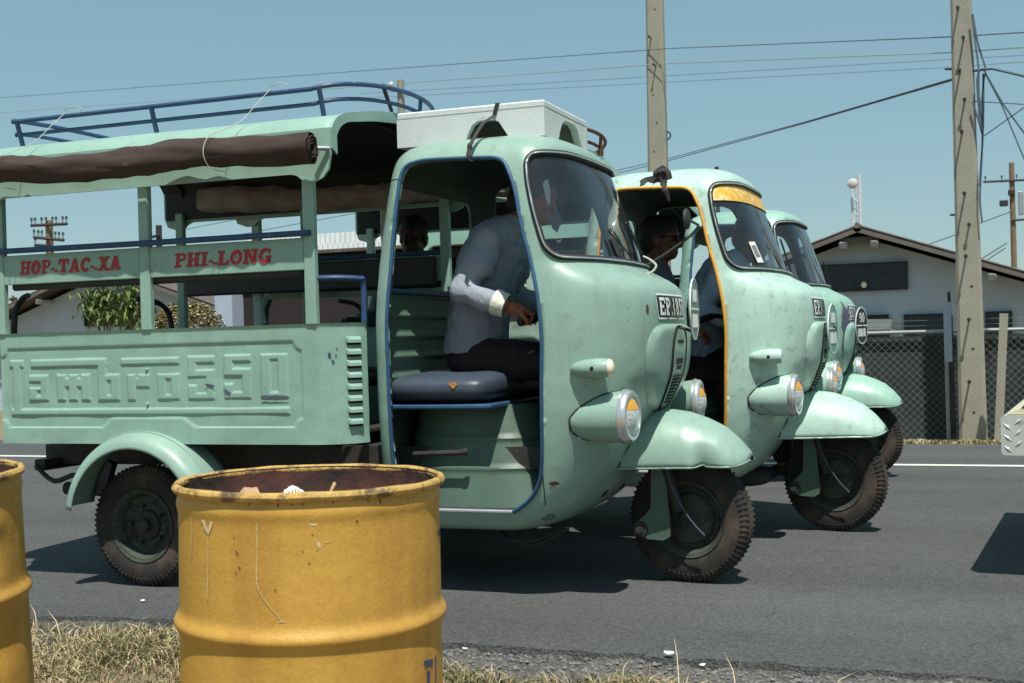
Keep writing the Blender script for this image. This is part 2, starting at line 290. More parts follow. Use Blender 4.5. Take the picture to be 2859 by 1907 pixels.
# ---------------------------------------------------------------- painted slab lettering: strokes laid on a surface
def S(x0,y0,x1,y1): return ('r',x0,y0,x1,y1)
def Q(*p): return ('q',)+p
def A(cx,cy,rx,ry,a0,a1,th): return ('a',cx,cy,rx,ry,a0,a1,th)
GL={'H':(1.0,[S(.1,0,.36,1),S(.64,0,.9,1),S(.3,.42,.7,.58),S(0,0,.45,.16),S(0,.84,.45,1),S(.55,0,1,.16),S(.55,.84,1,1)]),
 'O':(.95,[A(.475,.5,.47,.52,0,360,.26),A(.52,.62,.17,.2,60,300,.09)]),
 'P':(.9,[S(.1,0,.38,1),S(0,0,.52,.16),S(0,.84,.5,1),A(.5,.72,.38,.29,-90,90,.2),S(.3,.43,.52,.6)]),
 'T':(.95,[S(.33,0,.62,1),S(0,.82,.95,1),S(0,.6,.13,.9),S(.82,.6,.95,.9),S(.2,0,.75,.15)]),
 'A':(1.05,[Q((.36,1),(.62,1),(.36,0),(.1,0)),Q((.42,1),(.68,1),(.98,0),(.7,0)),S(.3,.24,.75,.38),S(0,0,.42,.15),S(.6,0,1.05,.15)]),
 'C':(.9,[A(.47,.5,.46,.52,50,320,.26),S(.72,.62,.86,.98)]),
 'X':(1.0,[Q((.05,1),(.35,1),(.95,0),(.65,0)),Q((.65,1),(.95,1),(.35,0),(.05,0)),S(0,0,.42,.14),S(.58,0,1,.14),S(0,.86,.42,1),S(.58,.86,1,1)]),
 'I':(.55,[S(.14,0,.41,1),S(0,0,.55,.16),S(0,.84,.55,1)]),
 'L':(.85,[S(.1,0,.38,1),S(0,0,.85,.17),S(0,.84,.5,1),S(.7,0,.85,.36)]),
 'N':(1.1,[S(.1,0,.34,1),S(.76,0,1.0,1),Q((.1,1),(.4,1),(1.0,0),(.72,0)),S(0,0,.44,.15),S(.62,.85,1.1,1),S(0,.85,.34,1)]),
 'G':(1.0,[A(.47,.5,.46,.52,50,340,.26),S(.52,.36,.98,.5),S(.7,.0,.9,.5),S(.72,.64,.86,.98)]),
 'E':(.8,[S(.08,0,.36,1),S(0,0,.8,.17),S(0,.83,.8,1),S(.3,.42,.6,.58),S(.66,0,.8,.34),S(.66,.66,.8,1)]),
 '1':(.4,[S(.1,0,.32,1),S(.0,.78,.2,.9)]),'8':(.62,[A(.31,.74,.28,.28,0,360,.19),A(.31,.28,.31,.3,0,360,.2)]),
 '5':(.6,[S(.05,.84,.55,1),S(.05,.5,.22,1),A(.28,.33,.3,.34,-140,110,.2)]),
 '0':(.65,[A(.32,.5,.32,.52,0,360,.2)]),'9':(.65,[A(.32,.68,.3,.33,0,360,.2),S(.44,.2,.62,.7),A(.32,.26,.3,.27,-140,0,.18)]),
 '7':(.6,[S(0,.82,.6,1),Q((.38,.85),(.6,.85),(.34,0),(.12,0))]),'2':(.65,[A(.32,.68,.3,.33,-10,170,.2),Q((.4,.55),(.62,.6),(.26,.12),(.0,.12)),S(0,0,.65,.17)]),
 '3':(.62,[A(.3,.73,.28,.28,-80,150,.19),A(.3,.28,.3,.3,-150,80,.2)]),
 '.':(.3,[S(.06,0,.24,.2)]),'~':(.66,[Q(*[(a,.24+.11*math.sin(a*9.5)+t) for a,t in ((k*.08,-.07),(k*.08+.085,-.07),(k*.08+.085,.07),(k*.08,.07))]) for k in range(8)]),' ':(.5,[])}
def lettering(text,w,h,fn,gap=.1,lift=.0004):
    """strokes of a word in a w x h field; fn(u,v,off) maps the field to space, each stroke a hair above the last"""
    parts=[]; mb=MB(); tot=sum(GL[c][0] for c in text)+gap*(len(text)-1); x=0.; k=0
    for c in text:
        gw,st=GL[c]
        for q in st:
            off=(k%9)*lift; k+=1; T=lambda p:fn((x+p[0])/tot*w,p[1]*h,off)
            if q[0]=='r':
                _,a,b,c2,d=q; mb.add([T(p) for p in ((a,b),(c2,b),(c2,d),(a,d))],[(0,1,2,3)])
            elif q[0]=='q': mb.add([T(p) for p in q[1:]],[(0,1,2,3)])
            else:
                _,cx,cy,rx,ry,a0,a1,th=q; n=22; vs=[]
                for i in range(n+1):
                    an=R(a0+(a1-a0)*i/n); vs+=[T((cx+rx*math.cos(an),cy+ry*math.sin(an))),T((cx+(rx-th)*math.cos(an),cy+(ry-th*.8)*math.sin(an)))]
                mb.add(vs,[(2*i,2*i+2,2*i+3,2*i+1) for i in range(n)])
        x+=gw+gap; parts.append(mb); mb=MB()
    return [p for p in parts if p.v]
# ---------------------------------------------------------------- cab surface (shared by the three vehicles)
CAB_ROWS = np.array([  # z, x front, x where the nose curve starts, half width, x rear
 (.255,-.58,-.74,.40,-1.08),(.262,-.51,-.68,.45,-1.13),(.285,-.44,-.62,.49,-1.16),(.34,-.345,-.56,.525,-1.175),
 (.42,-.262,-.53,.55,-1.18),(.52,-.195,-.52,.572,-1.18),(.62,-.135,-.515,.588,-1.18),(.72,-.065,-.51,.598,-1.18),
 (.80,-.015,-.51,.602,-1.18),(.88,.012,-.51,.604,-1.18),(1.0,.022,-.51,.605,-1.18),(1.1,.021,-.51,.603,-1.18),
 (1.17,.014,-.51,.598,-1.178),(1.215,-.005,-.51,.594,-1.176),(1.25,-.045,-.51,.59,-1.174),(1.28,-.10,-.51,.586,-1.172),
 (1.305,-.15,-.51,.582,-1.171),(1.33,-.175,-.512,.578,-1.17),(1.38,-.193,-.515,.571,-1.165),(1.45,-.216,-.52,.562,-1.16),
 (1.54,-.252,-.53,.548,-1.15),(1.63,-.287,-.545,.53,-1.142),(1.70,-.312,-.555,.513,-1.135),(1.755,-.338,-.57,.49,-1.128),
 (1.79,-.365,-.58,.465,-1.118),(1.82,-.405,-.60,.425,-1.10),(1.842,-.455,-.64,.37,-1.07),(1.858,-.52,-.69,.295,-1.03),
 (1.868,-.60,-.74,.205,-.98),(1.873,-.69,-.78,.10,-.91),(1.8745,-.77,-.80,.012,-.83)])
def catmull(T, sub):
    T=np.asarray(T,float); n=len(T); out=[]
    for i in range(n-1):
        p0=T[max(i-1,0)];p1=T[i];p2=T[i+1];p3=T[min(i+2,n-1)]
        for k in range(sub):
            t=k/sub
            out.append(.5*((2*p1)+(-p0+p2)*t+(2*p0-5*p1+4*p2-p3)*t*t+(-p0+3*p1-3*p2+p3)*t**3))
    out.append(T[-1]); return np.array(out)
CAB_ROWS[:,1] -= np.interp(CAB_ROWS[:,0],[.25,.35,.6,.8,1.3,1.75,1.85],[.0,.02,.045,.075,.062,.048,.0])
CAB_FINE = catmull(CAB_ROWS, 6)
NOSE_N = 3.0
def cab_row(z): return [np.interp(z, CAB_FINE[:,0], CAB_FINE[:,k]) for k in (1,2,3,4)]
def cab_pt(p, z, row=None, off=0.0):
    """point of the near half (y<=0): p 0..1 nose, 1..2 side, 2..3 rear corner, 3..4 rear wall"""
    xf,x0,w,xr = row if row is not None else cab_row(z)
    rc=min(.14,.7*w); L=xf-x0; w=w+off; L=L+off; xr=xr-off
    if p<=1:
        t=p*math.pi/2; c,s=max(math.cos(t),0.),math.sin(t)
        return (x0+L*c**(2/NOSE_N), -w*s**(2/NOSE_N), z)
    if p<=2: return (x0+(xr+rc-x0)*(p-1), -w, z)
    if p<=3:
        t=(p-2)*math.pi/2; return (xr+rc-rc*math.sin(t), -(w-rc)-rc*math.cos(t), z)
    return (xr, -(w-rc)*(4-p), z)
def cab_side_y(x, z):
    xf,x0,w,xr=cab_row(z); rc=min(.14,.7*w)
    if x>=x0: return w*max(0.,1-min(1.,(x-x0)/(xf-x0))**NOSE_N)**(1/NOSE_N)
    if x>xr+rc: return w
    return w-rc+math.sqrt(max(0.,rc*rc-(xr+rc-x)**2))
DOOR=[(-1.05,.345),(-1.072,.36),(-1.078,.40),(-1.078,.536),(-1.076,.912),(-1.078,1.104),(-1.066,1.297),(-1.05,1.597),(-1.04,1.697),(-1.018,1.738),
 (-.97,1.752),(-.915,1.756),(-.755,1.75),(-.64,1.742),(-.595,1.722),(-.568,1.68),(-.535,1.594),(-.504,1.457),(-.466,1.328),
 (-.442,1.224),(-.427,1.128),(-.42,1.015),(-.424,.902),(-.434,.657),(-.448,.517),(-.468,.455),(-.502,.405),(-.55,.367),(-.585,.345)]
WIND=[(0,1.762),(.3,1.762),(.42,1.76),(.74,1.752),(.84,1.738),(.885,1.715),(.9,1.69),(.905,1.61),(.895,1.51),(.86,1.40),(.82,1.362),(.76,1.341),(.66,1.332),(.28,1.33),(0,1.332)]
def nose_x(y, z):
    xf,x0,w,xr=cab_row(z); return x0+(xf-x0)*max(0.,1-min(1.,abs(y)/w)**NOSE_N)**(1/NOSE_N)
# ---------------------------------------------------------------- ground, road, verge
ROAD_N,ROAD_F=-1.20,6.38
def nz(x,y,z=0.): return mnoise.noise(Vector((x,y,z)))
def fbm(x,y,z=0.,o=4):
    a=0;f=1;g=1
    for _ in range(o): a+=g*nz(x*f,y*f,z); f*=2.1; g*=.5
    return a
def ground_z(x,y):
    if y<ROAD_N: 
        t=min(1,(ROAD_N-y)/1.5); return -.02-.135*t*t*(3-2*t)
    if y>ROAD_F:
        t=min(1,(y-ROAD_F)/3.6); return -.006-.29*t
    return -.012
def asphalt(name,col,speck,rough_edge=False):
    m=bpy.data.materials.new(name); m.use_nodes=True; nt=m.node_tree; N=nt.nodes; L=nt.links; b=N['Principled BSDF']
    tc=N.new('ShaderNodeTexCoord')
    def nn(sc,det=4,st=None):
        n=N.new('ShaderNodeTexNoise'); n.inputs['Scale'].default_value=sc; n.inputs['Detail'].default_value=det
        if st:
            mp=N.new('ShaderNodeMapping'); mp.inputs['Scale'].default_value=st; L.new(tc.outputs['Object'],mp.inputs[0]); L.new(mp.outputs[0],n.inputs['Vector'])
        else: L.new(tc.outputs['Object'],n.inputs['Vector'])
        return n
    def mr(n,a,b_,c,d):
        x=N.new('ShaderNodeMapRange'); x.inputs['From Min'].default_value=a; x.inputs['From Max'].default_value=b_; x.inputs['To Min'].default_value=c; x.inputs['To Max'].default_value=d
        L.new(n,x.inputs['Value']); return x.outputs[0]
    big=mr(nn(.9,5,(.35,1.6,1)).outputs['Fac'],.3,.7,.80,1.18); vor=N.new('ShaderNodeTexVoronoi'); vor.inputs['Scale'].default_value=120; L.new(tc.outputs['Object'],vor.inputs['Vector'])
    hsv=N.new('ShaderNodeSeparateColor'); L.new(vor.outputs['Color'],hsv.inputs[0]); sp=mr(hsv.outputs[0],.0,1.,1-speck,1+speck)
    mul=N.new('ShaderNodeMath'); mul.operation='MULTIPLY'; L.new(big,mul.inputs[0]); L.new(sp,mul.inputs[1])
    mx=N.new('ShaderNodeMix'); mx.data_type='RGBA'; mx.blend_type='MULTIPLY'; mx.inputs['Factor'].default_value=1; mx.inputs['A'].default_value=(*col,1); L.new(mul.outputs[0],mx.inputs['B'])
    st=mr(nn(3.,6).outputs['Fac'],.60,.72,0,.45); m2=N.new('ShaderNodeMix'); m2.data_type='RGBA'; L.new(st,m2.inputs['Factor']); L.new(mx.outputs['Result'],m2.inputs['A']); m2.inputs['B'].default_value=(*[c*.55 for c in col],1)
    # oil drips, worn wheel tracks and hairline cracks
    oil=mr(nn(1.6,3,(.6,1.,1)).outputs['Fac'],.66,.74,0,.6); m3=N.new('ShaderNodeMix'); m3.data_type='RGBA'; L.new(oil,m3.inputs['Factor']); L.new(m2.outputs['Result'],m3.inputs['A']); m3.inputs['B'].default_value=(*[c*.35 for c in col],1)
    trk=mr(nn(1.1,3,(.02,1.,1)).outputs['Fac'],.35,.65,0,.22); m4=N.new('ShaderNodeMix'); m4.data_type='RGBA'; L.new(trk,m4.inputs['Factor']); L.new(m3.outputs['Result'],m4.inputs['A']); m4.inputs['B'].default_value=(*[min(1,c*1.6) for c in col],1)
    v2=N.new('ShaderNodeTexVoronoi'); v2.feature='DISTANCE_TO_EDGE'; v2.inputs['Scale'].default_value=.55
    wz=nn(2.2,5); wm=N.new('ShaderNodeMix'); wm.data_type='VECTOR'; wm.inputs['Factor'].default_value=.35; L.new(tc.outputs['Object'],wm.inputs['A']); L.new(wz.outputs['Color'],wm.inputs['B']); L.new(wm.outputs['Result'],v2.inputs['Vector'])
    crk=mr(v2.outputs['Distance'],.0,.0035,.30,0.); m5=N.new('ShaderNodeMix'); m5.data_type='RGBA'; L.new(crk,m5.inputs['Factor']); L.new(m4.outputs['Result'],m5.inputs['A']); m5.inputs['B'].default_value=(*[c*.3 for c in col],1)
    L.new(m5.outputs['Result'],b.inputs['Base Color']); b.inputs['Roughness'].default_value=.9; b.inputs['Specular IOR Level'].default_value=.3
    bp=N.new('ShaderNodeBump'); bp.inputs['Strength'].default_value=.55; bp.inputs['Distance'].default_value=.008; L.new(vor.outputs['Distance'],bp.inputs['Height']); L.new(bp.outputs[0],b.inputs['Normal'])
    MATS[name]=m
asphalt('asphalt',srgb(76,77,76),.34); asphalt('gravel_edge',srgb(86,83,79),.5)
mat('earth',srgb(128,110,84),rough=1.,var=.2,vs=3,bump=.6,bs=40,spots=(srgb(96,92,60),5.,.5,.2,.6))
mat('road_paint',srgb(206,206,198),rough=.8,var=.08,vs=9,spots=(srgb(120,120,118),25.,.60,.1,.7))
# one sheet to the horizon
xs=[-900,-300,-100,-40,-20]+[-12+.6*k for k in range(41)]+[20,40,100,300,900]; ys=[-300,-60,-20,-8,-5]+[-4+.16*k for k in range(19)]+[-1.0,2,6.2,6.45,7.2,8,9,10,10.2,14,20,40,100,300,1200]
mb=MB(); mb.add([(x,y,ground_z(x,y)+(.012*fbm(x*1.3,y*1.3) if -9<y<ROAD_N else 0)-(.07 if -1.58<y<-1.0 and abs(x)<4.9 else 0)) for y in ys for x in xs],[(j*len(xs)+i,j*len(xs)+i+1,(j+1)*len(xs)+i+1,(j+1)*len(xs)+i) for j in range(len(ys)-1) for i in range(len(xs)-1)])
struct(mb.build('ground','earth',smooth=60))
def road_edge(x): return ROAD_N+.06*fbm(x*.9,3.)+.03*fbm(x*5.,9.)+.012*fbm(x*22.,4.)
mb=MB(); X=[-400,-150,-60,-25,-12]+[-8+.05*k for k in range(321)]+[12,25,60,150,400]; n=len(X); vs=[]
rows=[(0,0.),(.012,.0),(.10,0.),(.4,0.),(2.,0.),(5.,0.),(ROAD_F-ROAD_N,0.)]
for d,zz in rows:
    for x in X:
        y=road_edge(x)+d if d<1 else ROAD_N+d
        z=-.055 if d==0 else (-.006+.010*fbm(x*7,1.) if d<.02 else (-.004+.004*fbm(x*5,2.) if d<.2 else 0.))
        vs.append((x,y,z))
mb.add(vs,[(j*n+i,j*n+i+1,(j+1)*n+i+1,(j+1)*n+i) for j in range(len(rows)-1) for i in range(n-1)])
struct(mb.build('road','asphalt',smooth=40))
# crumbling edge of the road: lumpy broken asphalt and gravel
def edge_fn(u,v):
    x=-5+10*u; y=-1.15-.50*v; e=road_edge(x); z=ground_z(x,y)-.012+.016*fbm(x*7,y*7,3.)+.011*fbm(x*24,y*24,5.,3)
    if y>e-.03: z=min(z,-.012-.012*abs(fbm(x*11,y*11)))
    return (x,y,z-.03*smoothstep(.8,1.,v))
struct(MB().grid(edge_fn,520,52).build('road_shoulder','gravel_edge',smooth=30))
gr=MB(); r_=random.Random(31)
for _ in range(3600):
    x=r_.uniform(-1.6,3.2); y=-1.21-abs(r_.gauss(0,.20)); s=min(.016,.003+abs(r_.gauss(0,.004))); z=edge_fn((x+5)/10,min(1,(-1.15-y)/.50))[2]+s*.3 if y>-1.64 else ground_z(x,y)
    V=[]
    for d in ((1,0,0),(-1,0,0),(0,1,0),(0,-1,0),(0,0,1),(0,0,-1)): k=s*r_.uniform(.6,1.2); V.append((x+d[0]*k+r_.uniform(-.3,.3)*s,y+d[1]*k+r_.uniform(-.3,.3)*s,z+d[2]*k*.8))
    gr.add(V,[(0,2,4),(2,1,4),(1,3,4),(3,0,4),(2,0,5),(1,2,5),(3,1,5),(0,3,5)])
struct(gr.build('gravel','stone_grey',smooth=0),'loose gravel along the crumbling road edge','stuff')
mb=MB(); mb.grid(lambda u,v:(-60+120*u,4.56+.11*v+.006*nz(u*300,v),.004),240,1)
struct(mb.build('road_line','road_paint',smooth=0))
def blades(n,area,h0,h1,dens,seed,width=.004,lean=.6,tone=(0,1)):
    r=random.Random(seed); mb=MB(); tn=[]; k=0; tries=0
    V=[];F=[]
    while k<n and tries<n*20:
        tries+=1; x=r.uniform(area[0],area[1]); y=r.uniform(area[2],area[3])
        dn=dens(x,y)
        if r.random()>dn: continue
        h=r.uniform(h0,h1)*(.55+.6*min(1,dn)); a=r.uniform(0,6.283); ln=r.uniform(.15,lean)*h*1.3; z=ground_z(x,y)-.004; w=width*r.uniform(.6,1.4)
        b=a+r.uniform(-.6,.6); dx,dy=math.cos(a),math.sin(a); px_,py_=-math.sin(b)*w,math.cos(b)*w; cur=r.uniform(.2,1.)
        i=len(V); V+=[(x-px_,y-py_,z),(x+px_,y+py_,z),(x-px_*.8+dx*ln*.4,y-py_*.8+dy*ln*.4,z+h*.6),(x+px_*.8+dx*ln*.4,y+py_*.8+dy*ln*.4,z+h*.6),(x+dx*ln*(1+cur*.5),y+dy*ln*(1+cur*.5),z+h*(1-.25*cur))]
        F+=[(i,i+1,i+3,i+2),(i+2,i+3,i+4)]; t=min(1,max(0,r.gauss(.52+.35*nz(x*2.3,y*2.3,4.),.24))); tn+=[t]*5; k+=1
    mb.v=V; mb.f=F; mb.tone=tn; return mb
def dens_near(x,y):
    d=.5+.9*nz(x*1.7,y*1.7,1.)+.5*nz(x*5,y*5,8.)
    lim=-1.36+.12*nz(x*2,0.) if x<-.9 else -1.52+.10*nz(x*2.5,0.)-.12*max(0,x)
    if y>lim: d*=max(0,1-(y-lim)/.10)
    if x>.35: d*=max(.04,1-(x-.35)*1.3)
    return max(0,min(1,d+.25)) if y<=lim+.1 else 0
g=blades(70000,(-3.6,1.7,-2.7,-1.1),.012,.052,dens_near,11,width=.0022,lean=1.5); r_=random.Random(77)
st=blades(110,(-3.0,1.6,-2.2,-1.25),.06,.13,lambda x,y:.8,78,width=.0016,lean=.9); st.tone=[.93]*len(st.v); k=len(g.v); g.v+=st.v; g.f+=[tuple(i+k for i in f) for f in st.f]; g.tone+=st.tone
struct(g.build('grass','grass_dry',smooth=0,fix=False),'dry tufted roadside grass around the yellow drums','stuff')
g=blades(9000,(-1.5,7.,6.4,10.2),.015,.05,lambda x,y:.75+.4*nz(x,y),12,width=.010); struct(g.build('verge_grass','grass_dry',smooth=0,fix=False),'short dry grass strip in front of the chain link fence','stuff')
# ---------------------------------------------------------------- three-wheeled passenger truck
def near_poly(poly,n=8):
    out=[]
    for i in range(len(poly)):
        a,b=np.array(poly[i]),np.array(poly[(i+1)%len(poly)])
        for k in range(n): out.append(a+(b-a)*k/n)
    return np.array(out)
def inside(poly,x,z):
    c=False; n=len(poly); j=n-1
    for i in range(n):
        xi,zi=poly[i]; xj,zj=poly[j]
        if (zi>z)!=(zj>z) and x<(xj-xi)*(z-zi)/(zj-zi)+xi: c=not c
        j=i
    return c
REARWIN=[(-.44,1.25),(-.46,1.28),(-.43,1.62),(-.38,1.67),(.38,1.67),(.43,1.62),(.46,1.28),(.44,1.25)]
def cab_shell():
    ps=[k/56 for k in range(57)]+[1+k/46 for k in range(1,47)]+[2+k/8 for k in range(1,9)]+[3+k/14 for k in range(1,15)]
    cols=[(-1,p) for p in ps[::-1]]+[(1,p) for p in ps[1:-1]]; nc=len(cols)
    wind=[(p,z) for p,z in WIND]+[(-p,z) for p,z in WIND[-2:0:-1]]
    windn=near_poly(wind); doorn=near_poly(DOOR); rearn=near_poly(REARWIN)
    V=[]; PR=[]
    for r in CAB_FINE:
        row=(r[1],r[2],r[3],r[4])
        for s,p in cols:
            q=cab_pt(p,r[0],row); V.append([q[0],q[1] if s<0 else -q[1],q[2]]); PR.append((s,p,r[0]))
    nr=len(CAB_FINE); keep=[]; kind={}
    for j in range(nr-1):
        for i in range(nc):
            i2=(i+1)%nc; f=(j*nc+i,j*nc+i2,(j+1)*nc+i2,(j+1)*nc+i)
            c=[sum(V[k][a] for k in f)/4 for a in range(3)]; s,p,_=PR[f[0]]; hole=None
            if abs(c[1])>.25 and c[0]>-1.12 and inside(DOOR,c[0],c[2]) and p>.35: hole='d'
            elif 1.3<c[2]<1.78 and p<=1.05:
                pp=(p+PR[f[1]][1])/2*(1 if s<0 else -1)
                if s<0 and PR[f[1]][0]>0: pp=.5*p
                if inside(wind,pp,c[2]): hole='w'
            elif p>=2 and c[0]<-1.05 and inside(REARWIN,c[1],c[2]): hole='r'
            if hole:
                for k in f: kind.setdefault(k,set()).add(hole)
            else: keep.append(f)
    used=set(k for f in keep for k in f)
    for k,h in kind.items():
        if k not in used: continue
        x,y,z=V[k]; s,p,_=PR[k]
        if 'd' in h:
            d=(doorn-np.array((x,z)))**2; q=doorn[d.sum(1).argmin()]; V[k]=[q[0],math.copysign(cab_side_y(q[0],q[1]),y),q[1]]
        elif 'w' in h:
            pp=p*(1 if s<0 else -1); d=((windn-np.array((pp,z)))*np.array((.5,1)))**2; q=windn[d.sum(1).argmin()]
            t=cab_pt(abs(q[0]),q[1]); V[k]=[t[0],t[1] if q[0]>=0 else -t[1],q[1]]
        else:
            d=(rearn-np.array((y,z)))**2; q=rearn[d.sum(1).argmin()]; V[k]=[x,q[0],q[1]]
    remap={k:i for i,k in enumerate(sorted(used))}
    mb=MB(); mb.add([V[k] for k in sorted(used)],[tuple(remap[k] for k in f) for f in keep]); return mb
def cab_mesh():
    me=cab_shell().mesh('cab_shell',45)
    me.materials.append(MATS['mint_paint']); me.materials.append(MATS['cab_shade'])
    best=max(me.polygons,key=lambda f:f.center.x)
    if best.normal.x<0: me.flip_normals()
    return me
def door_path(s,off=.004,a=2,b=None):
    return [(x,s*(cab_side_y(x,z)+off),z) for x,z in spline(DOOR[a:b],4)]
def wind_path(off=.004):
    half=spline(WIND,5); full=[(p,z) for p,z in half]+[(-p,z) for p,z in half[-2:0:-1]]; out=[]
    for p,z in full:
        q=cab_pt(min(abs(p),1),z,off=off); out.append((q[0],q[1] if p>=0 else -q[1],z))
    return out
def glass_fn(off):
    def f(p,z):
        q=cab_pt(min(abs(p),1),z,off=off); return (q[0],q[1] if p>=0 else -q[1],q[2])
    return f
def wind_full():
    half=spline(WIND,4); return [(p,z) for p,z in half]+[(-p,z) for p,z in half[-2:0:-1]]
# ---- front mudguard
FX=[-.27,-.2,-.135,-.077,.009,.08,.15,.205,.24,.258]; FT=[.66,.695,.711,.713,.70,.674,.639,.590,.548,.520]
FHW=[.205,.205,.203,.20,.195,.184,.165,.138,.105,.045]; FB=[.484,.485,.486,.487,.489,.490,.489,.489,.498,.508]
def front_fender(torn=0.):
    mb=MB(); nx,nt=44,36
    def fn(u,v):
        x=-.27+.528*u; x=min(x,.258); tp,hw,zb=np.interp(x,FX,FT),np.interp(x,FX,FHW),np.interp(x,FX,FB)
        th=(v-.5)*math.pi; y=hw*math.copysign(abs(math.sin(th))**1.02,math.sin(th)); z=zb+(tp-zb)*max(0,math.cos(th))**.95
        lo=max(0,1-(z-zb)/.10)
        y*=1-(.03+.15*torn)*lo*smoothstep(.05,.085,x)*(1-smoothstep(.085,.20,x))*(1 if y<0 else .3)      # dent behind the torn edge
        z+=torn*.008*lo*smoothstep(.060,.090,x)*(1-smoothstep(.090,.097,x))*(1 if y<0 else 0)
        y*=1+torn*.05*lo*smoothstep(-.01,.04,x)*(1-smoothstep(.05,.062,x))
        return (x,y,z)
    return mb.grid(fn,nx,nt)
# ---- wheels (axle along y)
def tyre(Rr=.262,w=.105):
    h=w/2; pr=[(.148,-h*.62),(.150,-h*.75),(.168,-h*.93),(.195,-h),(.222,-h*.96),(.238,-h*.86),(.243,-h*.84),(.252,-h*.72),(.258,-h*.5)]
    pr+=[(.2585,-.020),(.2535,-.018),(.2535,-.013),(Rr-.001,-.011),(Rr,-.003),(.2545,-.001),(.2545,.001)]
    full=pr+[(r,-y) for r,y in pr[::-1]][1:]
    return MB().lathe(full,72,'y')
def tread(Rr=.262,w=.105,n=70):
    mb=MB(); h=w/2
    for k in range(n):
        for s in (-1,1):
            a=2*math.pi*(k+(.5 if s>0 else 0))/n; rot=Matrix.Rotation(a,3,'Y')
            p=rot@Vector((.2405,s*h*.83,0)); mb.box(p,(.032,.008,.0065),rot@Matrix.Rotation(s*R(-27),3,'Z'))
            p=rot@Vector((.2575,s*.030,0)); mb.box(p,(.005,.015,.008),rot@Matrix.Rotation(s*R(-14),3,'Z'))
    return mb
def rim(near=-1):
    pr=[(.15,-.045),(.158,-.05),(.156,-.044),(.142,-.040),(.132,-.022),(.125,.002),(.098,.010),(.086,.000),(.05,-.004),(.0,-.004)]
    mb=MB().lathe([(r,-near*-y) for r,y in pr],48,'y')
    return mb
def hub(): 
    mb=MB().lathe([(0,-.055),(.022,-.054),(.030,-.046),(.031,-.02),(.06,-.016),(.066,-.006),(.066,.004)],28,'y')
    for k in range(5):
        a=2*math.pi*k/5; mb.lathe([(0,-.022),(.008,-.022),(.009,-.012),(.009,.0)],6,'y',c=(.083*math.cos(a),.0,.083*math.sin(a)))
    return mb
def drum_hub():
    return MB().lathe([(0,-.040),(.035,-.040),(.042,-.034),(.090,-.032),(.100,-.026),(.108,-.008),(.108,.02)],40,'y')
# ---- lamps
def headlight_body():
    a=Vector((-.375,0,-.016)); b=Vector((-.125,0,0)); mb=MB(); vs=[]; n=28; m=16
    for j in range(m+1):
        t=j/m; c=a.lerp(b,t); r=.100*math.sqrt(max(0,1-(1-t)**1.9)); 
        for k in range(n):
            an=2*math.pi*k/n; vs.append((c.x,-.065*(1-t)+r*math.cos(an),c.z+r*math.sin(an)))
    mb.add(vs,[(j*n+k,j*n+(k+1)%n,(j+1)*n+(k+1)%n,(j+1)*n+k) for j in range(m) for k in range(n)]); return mb
def headlight_rim():
    return MB().lathe([(.096,-.014),(.104,-.012),(.1045,-.002),(.099,.004),(.101,.008),(.099,.016),(.092,.022),(.080,.022),(.074,.012)],40,'x',c=(-.125,0,0))
def lens_pt(r,an,off=0): return (-.112+.030*(1-(r/.075)**2)+off,r*math.cos(an),r*math.sin(an))
def headlight_lens():
    mb=MB(); n=36; vs=[lens_pt(.075*(1-j/8),2*math.pi*k/n) for j in range(8) for k in range(n)]+[lens_pt(0,0)]
    return mb.add(vs,[(j*n+k,j*n+(k+1)%n,(j+1)*n+(k+1)%n,(j+1)*n+k) for j in range(7) for k in range(n)]+[(7*n+k,7*n+(k+1)%n,8*n) for k in range(n)])
def lens_amber():
    def fn(u,v):
        z=.026+.040*v; hw=math.sqrt(max(0,.070**2-z*z)); y=-hw+1.4*hw*u; r=math.hypot(y,z); return lens_pt(r,math.atan2(z,y),.0012)
    return MB().grid(fn,16,8)
def in_cab(p): return p[0]<nose_x(p[1],p[2]) and abs(p[1])<cab_side_y(p[0],p[2])
def headlight_seam(s,loc,ang):
    hb=headlight_body(); n,m=28,16; rt=rotz(ang); pts=[]
    for k in range(n):
        prev=None
        for j in range(m,-1,-1):
            x,y,z=hb.v[j*n+k]; l=Vector((x,-s*y,z)); w=rt@l+Vector(loc)
            if in_cab(w):
                if prev is not None: pts.append((math.atan2(l.z,l.y),(l+prev)/2))
                break
            prev=l
    pts.sort(key=lambda q:q[0])
    # start the open line after its widest gap
    if len(pts)<4: return None
    g=max(range(len(pts)),key=lambda i:(pts[(i+1)%len(pts)][0]-pts[i][0])%(2*math.pi)); pts=[p for _,p in pts[g+1:]+pts[:g+1]]
    return MB().tube(spline(pts,3),.0042,6)
def fender_seam(torn):
    fb=front_fender(torn); pts=[]
    for j in range(37):
        prev=None
        for i in range(44,-1,-1):
            p=fb.v[j*45+i]
            if in_cab(p):
                if prev is not None: pts.append(tuple((np.array(p)+np.array(prev))/2))
                break
            prev=p
    return MB().tube(spline(pts,2),.0045,6)
def signal_body():
    pr=[(0,-.15),(.012,-.146),(.024,-.125),(.033,-.09),(.037,-.05),(.037,-.02),(.034,0),(.0,0)]
    return MB().lathe(pr,24,'x')
def signal_lens(): return MB().lathe([(.034,-.004),(.035,.003),(.030,.012),(.018,.019),(0,.021)],24,'x')
